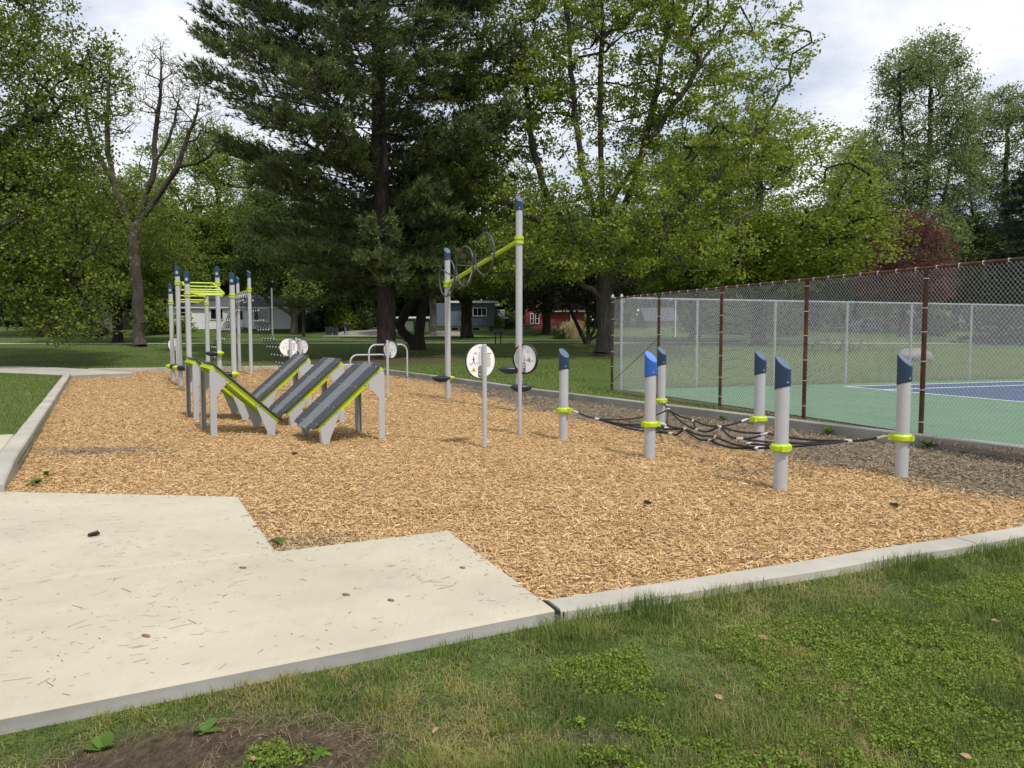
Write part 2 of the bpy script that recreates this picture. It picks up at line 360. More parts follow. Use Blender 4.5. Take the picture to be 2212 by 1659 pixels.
def ground():
    pts = []
    def grid(x0, x1, y0, y1, st):
        for a in np.arange(x0, x1 + 1e-6, st):
            for b in np.arange(y0, y1 + 1e-6, st): pts.append((a + NP.uniform(-.2, .2) * st, b + NP.uniform(-.2, .2) * st))
    grid(-4, 6, 0.3, 8, 0.22); grid(-30, 24, 0, 60, 1.2); grid(-80, 80, -10, 130, 5); grid(-500, 500, -60, 700, 40)
    P = np.array(pts); dh = seg_dist(P, HOLE); P = P[(~inpoly(P, HOLE)) & (dh > 0.12)]
    n0 = len(HOLE); vs = [Vector(p) for p in HOLE] + [Vector(p) for p in P]
    v2, e2, f2, *_ = delaunay_2d_cdt(vs, [(i, (i + 1) % n0) for i in range(n0)], [], 0, 1e-5)
    A = np.array([(p.x, p.y) for p in v2]); F = np.array([f for f in f2 if len(f) == 3])
    C = A[F].mean(1); F = F[~inpoly(C, HOLE)]
    z = ground_z(A[:, 0], A[:, 1]); near = (np.hypot(A[:, 0], A[:, 1]) < 9)
    z[near] += 0.018 * fbm(A[near, 0], A[near, 1], 1.1)
    a = A[F]; cr = (a[:, 1, 0] - a[:, 0, 0]) * (a[:, 2, 1] - a[:, 0, 1]) - (a[:, 1, 1] - a[:, 0, 1]) * (a[:, 2, 0] - a[:, 0, 0]); F[cr < 0] = F[cr < 0][:, ::-1]
    me = npmesh('lawn', np.c_[A, z], F, {'bare': bare(A[:, 0], A[:, 1])}, True)
    structure(link('lawn', me, 'lawn_soil'), 'park lawn around the playground')
def bare(x, y):
    def blob(cx, cy, rx, ry, k=1.0): return k * np.clip(1.6 - np.hypot((x - cx) / rx, (y - cy) / ry) * 1.3, 0, 1)
    b = np.maximum.reduce([blob(-1.15, 3.12, .50, .30), blob(-1.55, 2.95, .5, .3), blob(-.72, 3.02, .3, .35), blob(.40, 2.72, .14, .3, .85), blob(.30, 3.15, .3, .13, .7), blob(.0, 3.9, .2, .08, .6), blob(.62, 3.5, .3, .1, .45), blob(1.9, 3.35, .35, .08, .35)])
    # thin soil at the foot of the pines and along the wire fence
    b = np.maximum(b, np.clip(1.4 - np.hypot((x + 7.4) / 6.0, (y - 41) / 4.0), 0, 1) * 0.75)
    b = np.maximum(b, np.clip(1.2 - np.hypot((x - 5.0) / 3, (y - 43.5) / 2.0), 0, 1) * 0.5)
    fx = 2.86 + (y - 21.41) * -0.3535
    b = np.maximum(b, np.where((y > 9) & (y < 22), np.clip(1 - np.abs(x - fx + .12) / 0.3, 0, 1) * 0.8, 0))
    return b
ground()

def kerb(name, pts, width, top, side, m='concrete_kerb', bottom=-0.3, label=None, wob=0.004):
    """concrete edging along the inner line pts; side +1 puts its width to the left of travel"""
    P = [Vector((p[0], p[1], 0)) for p in pts]; mb = MB(); fine = []
    for i in range(len(P) - 1):
        n = max(1, int((P[i + 1] - P[i]).length / 0.5))
        for k in range(n): fine.append(P[i].lerp(P[i + 1], k / n))
    fine.append(P[-1]); m_ = len(fine)
    c = 0.018
    for i, p in enumerate(fine):
        t = (fine[min(i + 1, m_ - 1)] - fine[max(i - 1, 0)]).normalized(); nn = Vector((-t.y, t.x, 0)) * side
        w1 = rnd.uniform(-wob, wob); w2 = rnd.uniform(-wob, wob); tp = (top if not callable(top) else top(p)) + rnd.uniform(-wob, wob)
        sec = [(0 + w1, bottom), (0 + w1, tp - c), (c + w1, tp), (width - c + w2, tp), (width + w2, tp - c), (width + w2, bottom)]
        mb.v += [tuple(p + nn * a + Vector((0, 0, b))) for a, b in sec]
    for i in range(m_ - 1):
        for k in range(5):
            q = (i * 6 + k, i * 6 + k + 1, i * 6 + k + 7, i * 6 + k + 6); mb.f.append(q if side < 0 else q[::-1])
    mb.f.append((0, 1, 2, 3, 4, 5)); mb.f.append(tuple((m_ - 1) * 6 + k for k in range(5, -1, -1)))
    return structure(obj(name, mb, m, ang=30), label)
kerb('kerb_front', [(0.218, 4.582), (3.6, 6.03)], 0.20, 0.05, -1, label='pale concrete kerb along the front lawn')
kerb('kerb_front_end', [(3.61, 6.035), (8.5, 8.22)], 0.20, 0.05, -1, label='far piece of the front kerb')
for i_, (a_, b_) in enumerate([((8.3, 7.9), (6.33, 11.2)), ((6.325, 11.21), (4.64, 14.0)), ((4.635, 14.01), (0.63, 20.9)), ((0.625, 20.91), (-1.67, 25.5)), ((-1.675, 25.51), (-5.73, 33.0)), ((-5.735, 33.01), (-7.6, 38.2))]):
    kerb('kerb_right', [a_, b_], 0.17, 0.17, -1, 'concrete_old', label='grey concrete kerb beside the wire fence')
kerb('kerb_back', [(-7.75, 38.15), (-19.0, 33.6)], 0.2, 0.16, -1, label='far kerb of the playground')
kerb('kerb_left', [(-16.75, 28.42), (-11.6, 19.1)], 0.22, 0.20, -1, label='left kerb of the playground')
kerb('kerb_left', [(-11.59, 19.09), (-7.32, 11.36)], 0.22, 0.20, -1, label='left kerb of the playground')
kerb('kerb_left', [(-7.315, 11.35), (-5.42, 7.92)], 0.22, lambda p: 0.20 - max(0, 8.9 - p.y) * 0.10, -1, label='left kerb beside the path slab')

def slab(name, poly, top, bottom, m, label, tops=None):
    mb = MB(); n = len(poly); tp = tops or [top] * n; c = 0.02
    ctr = Vector((sum(p[0] for p in poly) / n, sum(p[1] for p in poly) / n, 0))
    lo = [(p[0], p[1], bottom) for p in poly]; e = [(p[0], p[1], t - c) for p, t in zip(poly, tp)]
    up = []
    for i, p in enumerate(poly):
        a = Vector((*poly[i - 1], 0)); b = Vector((*p, 0)); d = Vector((*poly[(i + 1) % n], 0))
        t1 = (b - a).normalized(); t2 = (d - b).normalized(); n1 = Vector((-t1.y, t1.x, 0)); n2 = Vector((-t2.y, t2.x, 0))
        q = b + (n1 + n2) * (c / max(0.3, 1 + n1.dot(n2))); up.append((q.x, q.y, tp[i]))
    mb.v = lo + e + up
    for i in range(n):
        j = (i + 1) % n
        mb.f.append((i, j, n + j, n + i)); mb.f.append((n + i, n + j, 2 * n + j, 2 * n + i))
    mb.f.append(tuple(range(2 * n, 3 * n))); o = obj(name, mb, m, smooth=False); o.data.materials.append(MATS['concrete_old'])
    for k in range(0, 2 * n, 2): o.data.polygons[k].material_index = 1
    return structure(o, label)
def ccw(p):
    '''polygon in counter-clockwise order'''
    a = sum(p[i][0] * p[(i + 1) % len(p)][1] - p[(i + 1) % len(p)][0] * p[i][1] for i in range(len(p))); return p if a > 0 else p[::-1]
slab('concrete_pad', ccw([(-0.53, 6.24), (0.262, 4.43), (-6.5, 0.95), (-8.4, 2.4), (-1.795, 5.622)]), .05, -.3, 'concrete_pad_grey', 'pale concrete pad stepping out into the wood chips')
slab('concrete_pad', ccw([(-5.3, 7.80), (-2.79, 7.56), (-2.705, 7.40), (-5.6, 7.03), (-7.6, 7.05)]), .05, -.3, 'concrete_pad', 'narrow far strip of the left slab beyond its joint')
slab('concrete_pad', ccw([(-2.70, 7.39), (-1.80, 5.636), (-8.4, 2.42), (-10.5, 5.2), (-7.6, 7.04), (-5.6, 7.02)]), .05, -.3, 'concrete_pad', 'pale concrete slab left of the step in the pad')
structure(obj('slab_joint', MB().prism([(-1.80, 5.60, 0), (-8.4, 2.375, 0), (-8.4, 2.445, 0), (-1.80, 5.66, 0)], (0, 0, -.3), (0, 0, .037)), 'bark_bit', smooth=False), 'dirt filled joint between the two slabs')
structure(obj('expansion_joint', MB().prism([(0.262, 4.42, 0), (0.315, 4.40, 0), (0.24, 4.59, 0), (0.185, 4.605, 0)], (0, 0, -.3), (0, 0, .036)), 'sign_black', smooth=False), 'black joint between pad and kerb')
slab('path_slab', ccw([(-7.55, 11.3), (-5.95, 8.45), (-6.95, 8.03), (-10.5, 5.3), (-14.5, 8.5)]), .19, -.3, 'concrete_pad', 'concrete path slab behind the left kerb')
slab('back_path', ccw([(-16.9, 28.75), (-15.5, 30.6), (-19.2, 33.75), (-21.5, 35.3), (-40, 46), (-42, 42), (-21.1, 31.0)]), .14, -.3, 'concrete_kerb', 'concrete path running down into the far corner of the chips', tops=None)

def worn(x, y):
    P = np.c_[x, y]; d = seg_dist(P, [(8.3, 7.9), (6.33, 11.2), (4.64, 14.0), (0.63, 20.9), (-1.67, 25.5), (-5.73, 33.0)], False)
    w = 0.95 * np.clip((np.interp(y, [6, 9, 13, 17, 21, 26], [2.7, 3.2, 3.3, 2.8, 1.9, .8]) + .35 * np.sin(x * 2.3 + y) + .25 * np.sin(y * 3.1 - x) - d) / 1.0, 0, 1)
    def blob(cx, cy, rx, ry, k): return k * np.clip(1.3 - np.hypot((x - cx) / rx, (y - cy) / ry), 0, 1)
    return np.maximum.reduce([w, blob(-6.0, 10.9, 1.1, .45, .8), blob(-3.2, 12.6, .7, .5, .35), blob(-8.6, 24, 2.2, 1.5, .4), blob(-1.6, 5.95, .5, .35, .5), blob(3.1, 9.2, .6, .4, .5)])
def chip_z(x, y, f=None):
    n = f if f is not None else fbm(x, y, 0.9, 3.1)
    d = seg_dist(np.c_[x, y], BED); dp = seg_dist(np.c_[x, y], PAD)
    return n * 0.030 + 0.02 * np.clip(1 - dp / 0.5, 0, 1)
def chips():
    pts = []
    for a in np.arange(-20, 9, 0.3):
        for b in np.arange(4, 39, 0.3 if a > -8 else 0.6): pts.append((a, b))
    P = np.array(pts); P = P[inpoly(P, BED) & (seg_dist(P, BED) > .08)]
    n0 = len(BED); vs = [Vector(p) for p in BED] + [Vector(p) for p in P]
    v2, e2, f2, *_ = delaunay_2d_cdt(vs, [(i, (i + 1) % n0) for i in range(n0)], [], 0, 1e-5)
    A = np.array([(p.x, p.y) for p in v2]); F = np.array([f for f in f2 if len(f) == 3]); F = F[inpoly(A[F].mean(1), BED)]
    a = A[F]; cr = (a[:, 1, 0] - a[:, 0, 0]) * (a[:, 2, 1] - a[:, 0, 1]) - (a[:, 1, 1] - a[:, 0, 1]) * (a[:, 2, 0] - a[:, 0, 0]); F[cr < 0] = F[cr < 0][:, ::-1]
    z = chip_z(A[:, 0], A[:, 1]) - 0.008
    structure(link('chip_bed', npmesh('chip_bed', np.c_[A, z], F, {'worn': worn(A[:, 0], A[:, 1])}, True), 'chip_ground'), 'wood chip bed of the playground')
    # loose chips: real slivers, dense in front, thinning with distance
    xs, ys = [], []
    for (y0, y1, dens) in ((4.3, 7.5, 3000), (7.5, 10.5, 1900), (10.5, 15, 900), (15, 22, 380), (22, 38, 130)):
        area = 29 * (y1 - y0); n = int(area * dens); x = NP.uniform(-20, 9, n); y = NP.uniform(y0, y1, n)
        k = (np.abs(x) < 0.70 * y + 0.5); xs.append(x[k]); ys.append(y[k])
    x = np.concatenate(xs); y = np.concatenate(ys); P = np.c_[x, y]
    k = inpoly(P, BED) & ~(inpoly(P, PAD) & (seg_dist(P, PAD) > 0.012)); P = P[k]; x, y = P.T; n = len(x)
    # height of the bed underneath, by a coarse lookup
    gx = np.arange(-20.5, 9.5, .3); gy = np.arange(3.5, 39.5, .3); GX, GY = np.meshgrid(gx, gy, indexing='ij')
    GZ = chip_z(GX.ravel(), GY.ravel()).reshape(GX.shape)
    fx = (x - gx[0]) / .3; fy = (y - gy[0]) / .3; i = fx.astype(int); j = fy.astype(int); u = fx - i; v = fy - j
    z = GZ[i, j] * (1 - u) * (1 - v) + GZ[i + 1, j] * u * (1 - v) + GZ[i, j + 1] * (1 - u) * v + GZ[i + 1, j + 1] * u * v
    far = np.interp(y, [4, 10, 20, 38], [1, 1.1, 1.5, 2.0])
    ln = NP.gamma(2.4, 0.0135, n) * far + 0.007; wd = NP.uniform(0.0045, 0.012, n) * far
    a = NP.uniform(0, np.pi, n); tilt = NP.normal(0, 0.28, n); roll = NP.normal(0, 0.45, n)
    d = np.c_[np.cos(a) * np.cos(tilt), np.sin(a) * np.cos(tilt), np.sin(tilt)]
    s = np.c_[-np.sin(a) * np.cos(roll), np.cos(a) * np.cos(roll), np.sin(roll)]
    c = np.c_[x, y, z + NP.uniform(-0.004, 0.022, n)]
    d *= (ln / 2)[:, None]; s *= (wd / 2)[:, None]; t = NP.uniform(.3, 1, (n, 1))
    V = np.stack([c - d - s * t, c + d * .9 - s, c + d + s * t, c - d * .85 + s], 1).reshape(-1, 3)
    F = np.arange(4 * n).reshape(n, 4); tint = np.clip(NP.beta(2.4, 2.0, n) + 0.0, 0, 1); w = np.clip(worn(x, y) + NP.normal(0, .12, n), 0, 1); w[NP.random(n) < .03] = 0.9
    o = link('wood_chips', npmesh('wood_chips', V, F, {'tint': np.repeat(tint, 4), 'worn': np.repeat(w, 4)}), 'chip')
    stuff(o, 'loose tan wood chips covering the playground bed', 'wood chips')
    # a few chips kicked on to the edge of the pad
    n = 9000; x = NP.uniform(-5.3, .3, n); y = NP.uniform(4.4, 7.8, n); P = np.c_[x, y]; d = seg_dist(P, [(-5.3, 7.8), (-2.79, 7.56), (-1.79, 5.63), (-.53, 6.24), (.25, 4.5)], False); k = inpoly(P, PAD) & (NP.random(n) < .5 * np.exp(-d / .05)); x, y = x[k], y[k]; n = len(x)
    a = NP.uniform(0, 3.14, n); L = NP.gamma(2.4, .011, n) + .006; d = np.c_[np.cos(a), np.sin(a), NP.normal(0, .05, n)] * (L / 2)[:, None]; s_ = np.c_[-np.sin(a), np.cos(a), NP.normal(0, .2, n)] * .004; c = np.c_[x, y, np.full(n, .0555)]
    V = np.stack([c - d - s_, c + d - s_, c + d + s_, c - d + s_], 1).reshape(-1, 3)
    stuff(link('spilled_chips', npmesh('spilled_chips', V, np.arange(4 * n).reshape(n, 4), {'tint': np.repeat(NP.random(n), 4), 'worn': np.repeat(NP.random(n) * .6, 4)}), 'chip'), 'stray wood chips spilled on the edge of the concrete pad', 'wood chips')
chips()

# tennis court behind the wire fence
CU = Vector((0.943, 0.333, 0)); CV = Vector((0.333, -0.943, 0)); C0 = Vector((2.86, 21.41, 0))
def sheet(name, o, u0, u1, v0, v1, z, m, label=None, parent=None):
    p = [o + CU * a + CV * b + Vector((0, 0, z)) for a, b in ((u0, v0), (u1, v0), (u1, v1), (u0, v1))]
    mb = MB().add(p, [(0, 1, 2, 3)][:1]); mb.f = [(3, 2, 1, 0)]
    ob = obj(name, mb, m, parent, smooth=False); return ob
court = structure(sheet('tennis_court', C0, 0.25, 60, 0.15, 40, 0.125, 'court_green'), 'green tennis court surface')
K0 = Vector((10.03, 22.53, 0))
structure(sheet('court_playing_area', K0, 0, 40, 0, 30, 0.129, 'court_blue'), 'blue playing area of the tennis court')
for nm, a in (('court_line', (-.06, 40, -.06, .07)), ('court_line', (-.06, .07, .075, 30)), ('court_line', (0.08, 40, 1.32, 1.45))):
    structure(sheet(nm, K0, *a, .133, 'court_line'), 'white court line')
# far footpath, street and driveway
def strip(name, pts, w, z, m, label):
    mb = MB()
    for i, p in enumerate(pts): 
        mb.v += [(p[0], p[1] - w / 2, zt(p[1] - w / 2) + z), (p[0], p[1] + w / 2, zt(p[1] + w / 2) + z)]
    for i in range(len(pts) - 1): mb.f.append((2 * i, 2 * i + 2, 2 * i + 3, 2 * i + 1))
    return structure(obj(name, mb, m, smooth=False), label)
strip('footpath', [(-60, 56.5), (-30, 57), (0, 58), (13, 58.2)], 1.5, .03, 'concrete_kerb', 'pale footpath crossing the far lawn')
strip('footpath', [(13.1, 58.2), (30, 57.5), (60, 56)], 1.3, .03, 'concrete_kerb', 'pale footpath beyond the court')
strip('street', [(-120, 72), (-30, 72), (40, 72), (120, 72)], 5, .03, 'asphalt', 'street in front of the houses')
strip('driveway', [(-19.5, 84), (-13, 84)], 14, .06, 'gravel', 'gravel driveway beside the bins')
strip('driveway', [(-9, 82), (-5, 82)], 12, .06, 'gravel', 'concrete driveway of the blue house')

# ---------------------------------------------------------------- playground equipment
PR = 0.075
def post_mesh(h, r=PR, sink=0.25):
    return MB().lathe([(r, -sink), (r, h * .33), (r, h * .66), (r, h)], n=20).mesh('post')
def cap_mesh(r=PR + 0.009, hi=0.38, drop=0.15, low=0.05, n=48, m=23, notch=True):
    """moulded cap cut on the slant: low side towards +x, an oval slot on the -x side; origin at the post's top end"""
    mb = MB(); T = []
    for i in range(m):
        for k in range(n):
            q = 2 * math.pi * k / n; cx = (1 + math.cos(q)) / 2         # 1 on the low side
            zt_ = 0.0 - drop * cx; zb = -hi + low * cx
            rr = r + (0.003 if i in (1,) else 0); f = i / (m - 1)
            rr = r - 0.003 if i in (0, m - 1) else r
            mb.v.append((rr * math.cos(q), rr * math.sin(q), zb + (zt_ - zb) * f))
    for i in range(m - 1):
        for k in range(n):
            q = 2 * math.pi * (k + .5) / n; f = (i + .5) / (m - 1)
            dq = (q - math.pi)
            if notch and (dq / 0.62) ** 2 + ((f - 0.36) / 0.13) ** 2 < 1: continue
            mb.f.append((i * n + k, i * n + (k + 1) % n, (i + 1) * n + (k + 1) % n, (i + 1) * n + k))
    return mb.mesh('cap', ang=25)
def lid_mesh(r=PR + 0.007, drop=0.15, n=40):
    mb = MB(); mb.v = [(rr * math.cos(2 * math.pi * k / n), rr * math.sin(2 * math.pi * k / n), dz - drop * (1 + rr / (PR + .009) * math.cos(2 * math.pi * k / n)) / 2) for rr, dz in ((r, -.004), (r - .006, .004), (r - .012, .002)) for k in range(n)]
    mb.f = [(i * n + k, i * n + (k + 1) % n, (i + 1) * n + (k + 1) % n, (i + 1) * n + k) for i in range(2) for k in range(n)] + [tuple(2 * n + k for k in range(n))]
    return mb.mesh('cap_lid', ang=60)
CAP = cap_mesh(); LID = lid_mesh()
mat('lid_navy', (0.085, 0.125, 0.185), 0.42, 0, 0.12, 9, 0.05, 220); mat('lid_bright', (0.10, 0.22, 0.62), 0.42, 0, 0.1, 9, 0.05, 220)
def add_post(parent, x, y, top, phi, capmat='cap_navy', z0=0.0, bolt=True):
    """steel post whose slanted cap reaches height top; phi = azimuth of the cap's low side"""
    b = parent.location
    p = link('post', post_mesh(top - 0.17), 'post_grey', parent, (x - b.x, y - b.y, -b.z))
    c = bpy.data.objects.new('cap', CAP if capmat == 'cap_navy' else CAP.copy()); COL.objects.link(c); c.parent = p
    if capmat == 'cap_navy' and not CAP.materials: CAP.materials.append(MATS['cap_navy'])
    if capmat != 'cap_navy': c.data.materials.clear(); c.data.materials.append(MATS[capmat]); c['label'] = 'bright blue slanted cap'
    c.location = (0, 0, top); c.rotation_euler = (0, 0, phi)
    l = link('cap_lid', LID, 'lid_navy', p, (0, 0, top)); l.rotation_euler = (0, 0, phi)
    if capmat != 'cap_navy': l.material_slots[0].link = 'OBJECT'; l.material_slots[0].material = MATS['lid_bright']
    if bolt:
        a = phi - 0.45; bm = MB().tube([(0.08 * math.cos(a), 0.08 * math.sin(a), top - .29), (0.091 * math.cos(a), 0.091 * math.sin(a), top - .29)], 0.012, 8)
        o = obj('cap_bolt', bm, 'bolt', p)
    return p
def clamp_mb(x, y, z, ang, r=0.112, h=0.085):
    mb = MB().lathe([(PR + .002, -h / 2), (r - .018, -h / 2), (r, -h / 2 + .02), (r, h / 2 - .02), (r - .018, h / 2), (PR + .002, h / 2)], (x, y, z), 24)
    c, s = math.cos(ang), math.sin(ang)
    mb.box((x + c * (r + .01), y + s * (r + .01), z), (0.05, 0.10, h * .8), ang)
    mb.box((x - c * (r - .004), y - s * (r - .004), z), (0.03, 0.09, h * .7), ang)
    return mb

# low rope net hung between six short posts
NETP = [(0.84, 12.13), (1.89, 10.21), (2.93, 8.10), (4.65, 8.87), (3.60, 10.86), (2.77, 13.86)]
net = thing('rope_net_course', 'low black rope net slung between six short grey posts with slanted blue caps', 'play equipment', (2.75, 10.7, 0))
NC = Vector((2.75, 10.7, 0.24)); ZC = 0.47
def net_course():
    tips = []
    for i, (x, y) in enumerate(NETP):
        add_post(net, x, y, 1.475, R(-50), 'cap_bright' if i == 1 else 'cap_navy')
        d = (NC - Vector((x, y, 0))); d.z = 0; d.normalize(); a = math.atan2(d.y, d.x)
        if i == 4: a += 0.35
        cl = wobj('clamp', clamp_mb(x, y, ZC, a), 'lime', net)
        s = Vector((x, y, ZC)) + d * 0.15; e = Vector((x, y, ZC - .03)) + d * 0.28
        bm = MB().tube([s - d * .03, s + d * .03], 0.012, 6); wobj('shackle', bm, 'bolt', net)
        wobj('ferrule', MB().tube([s + d * .02, s + d * .05, e], [.010, .017, .017], 8), 'ferrule', net)
        tips.append((e, Vector((x, y, 0)) + d * 0.62 + Vector((0, 0, ZC - .10))))
    def rope(pts, r=0.0145):
        # smooth curve through the points
        P = [Vector(p) for p in pts]; out = []
        for i in range(len(P) - 1):
            p0 = P[max(i - 1, 0)]; p1 = P[i]; p2 = P[i + 1]; p3 = P[min(i + 2, len(P) - 1)]
            for k in range(7):
                t = k / 7; out.append(0.5 * ((2 * p1) + (p2 - p0) * t + (2 * p0 - 5 * p1 + 4 * p2 - p3) * t * t + (3 * p1 - p0 - 3 * p2 + p3) * t ** 3))
        out.append(P[-1]); wobj('rope', MB().tube(out, r, 7), 'rope', net); return out
    def joint(p, d):
        d = Vector(d).normalized(); wobj('rope_connector', MB().tube([p - d * .055, p - d * .035, p + d * .035, p + d * .055], [.012, .021, .021, .012], 8), 'ferrule', net)
    n = len(tips); mids = []; inn = []
    for i in range(n):
        j = (i + 1) % n; (e1, s1), (e2, s2) = tips[i], tips[j]
        rope([e1, e1.lerp(s1, .5) + Vector((0, 0, -.01)), s1]) if True else None
        L_ = (s2 - s1).length
        m = (s1 + s2) / 2; m = m.lerp(NC, 0.16); m.z = 0.35
        rope([s1, s1.lerp(m, .5) + Vector((0, 0, -.03)), m, m.lerp(s2, .5) + Vector((0, 0, -.03)), s2]); joint(s1, s2 - s1)
        k = (s1 + s2) / 2; k = k.lerp(NC, 0.50); k.z = 0.25
        rope([s1, s1.lerp(k, .55) + Vector((0, 0, -.05)), k, k.lerp(s2, .45) + Vector((0, 0, -.05)), s2]); joint(k, s2 - s1)
        c = rope([m, m.lerp(k, .5) + Vector((0, 0, -.02)), k]); joint(m.lerp(k, .08), k - m)
        inn.append(k)
net_course()

# torpedo shaped foot rests
def pod_mb(c, ang, length=0.52, rad=0.125, tip=False):
    """flat topped, round bellied foot rest along direction ang"""
    mb = MB(); n, m = 14, 13; u = Vector((math.cos(ang), math.sin(ang), 0)); v = Vector((-u.y, u.x, 0)); c = Vector(c)
    for i in range(m):
        t = -1 + 2 * i / (m - 1); w = max(0.02, (1 - abs(t) ** 2.3) ** 0.75)
        for k in range(n):
            q = 2 * math.pi * k / n; y = math.cos(q) * w * rad; z = math.sin(q) * w * rad
            z = z * 0.42 if z > 0 else z * 1.0
            mb.v.append(tuple(c + u * (t * length / 2) + v * y + Vector((0, 0, z))))
    mb.f = [(i * n + k, i * n + (k + 1) % n, (i + 1) * n + (k + 1) % n, (i + 1) * n + k) for i in range(m - 1) for k in range(n)]
    mb.f += [tuple(range(n - 1, -1, -1)), tuple((m - 1) * n + k for k in range(n))]
    return mb
def tip_mb(c, ang, length=0.16, rad=0.105):
    mb = MB(); u = Vector((math.cos(ang), math.sin(ang), 0)); v = Vector((-u.y, u.x, 0)); c = Vector(c); n = 12; prof = [(0, 1.0), (.3, .95), (.6, .75), (.85, .45), (1, .12)]
    for t, w in prof:
        for k in range(n):
            q = 2 * math.pi * k / n; z = math.sin(q) * w * rad; z = z * .5 if z > 0 else z
            mb.v.append(tuple(c + u * t * length + v * math.cos(q) * w * rad + Vector((0, 0, z))))
    m = len(prof); mb.f = [(i * n + k, i * n + (k + 1) % n, (i + 1) * n + (k + 1) % n, (i + 1) * n + k) for i in range(m - 1) for k in range(n)] + [tuple(range(n - 1, -1, -1)), tuple((m - 1) * n + k for k in range(n))]
    return mb

# overhead turning wheels
wl = Vector((-1.704, 19.932, 0)); wr = Vector((0.155, 16.652, 0))
whl = thing('overhead_wheel_bar', 'three grey overhead wheels on a sloping lime bar between two tall grey posts', 'play equipment', (-0.77, 18.3, 0))
def wheels():
    add_post(whl, wl.x, wl.y, 3.98, R(-60)); add_post(whl, wr.x, wr.y, 4.74, R(-60))
    a = wl + Vector((0, 0, 3.02)); b = wr + Vector((0, 0, 3.76)); u = (b - a).normalized(); h = Vector((u.x, u.y, 0)).normalized(); nrm = Vector((-h.y, h.x, 0))
    if nrm.x > 0: nrm = -nrm
    wobj('bar', MB().tube([a + u * .06, b - u * .06], 0.048, 12), 'lime', whl)
    for p in (a, b):
        for dz in (-.045, .045): wobj('clamp', MB().lathe([(PR + .002, -.032), (PR + .03, -.032), (PR + .03, .032), (PR + .002, .032)], p + Vector((0, 0, dz)), 20), 'lime', whl)
        for q in ((.06, -.09, .04), (-.05, -.095, .04)): wobj('clamp_bolt', MB().ball(p + Vector(q), .014), 'bolt', whl)
    for i, t in enumerate((0.165, 0.44, 0.715)):
        hb = a.lerp(b, t) + nrm * 0.06; c = a.lerp(b, t) + nrm * 0.30
        rot = (0.5, 0.9, 1.35)[i]; Rr = 0.475
        ring = wobj('wheel', MB().tube([c + (h * math.cos(q) + Vector((0, 0, 1)) * math.sin(q)) * Rr for q in [2 * math.pi * k / 40 for k in range(40)]], 0.021, 8, closed=True), 'wheel_grey', whl)
        for k in range(3):
            q = rot + 2 * math.pi * k / 3
            o = obj('spoke', MB().tube([hb, c + (h * math.cos(q) + Vector((0, 0, 1)) * math.sin(q)) * Rr], 0.017, 7), 'wheel_grey', ring, tuple(whl.location))
        obj('hub', MB().tube([hb - nrm * .03, hb + nrm * .05], 0.035, 10), 'bolt', ring, tuple(whl.location))
    for (p, z, off, ang) in ((wl, .55, Vector((-.17, -.05, 0)), R(10)), (wr, .94, Vector((-.20, -.05, 0)), R(5)), (wr, .55, Vector((.05, -.16, 0)), R(3))):
        o = wobj('foot_rest', pod_mb(p + off + Vector((0, 0, z)), ang), 'pod_navy', whl)
        if p is wl: obj('end_cap', tip_mb(p + Vector((.07, -.05, z + .01)), R(5), .12, .07), 'lime', o, tuple(whl.location))
wheels()

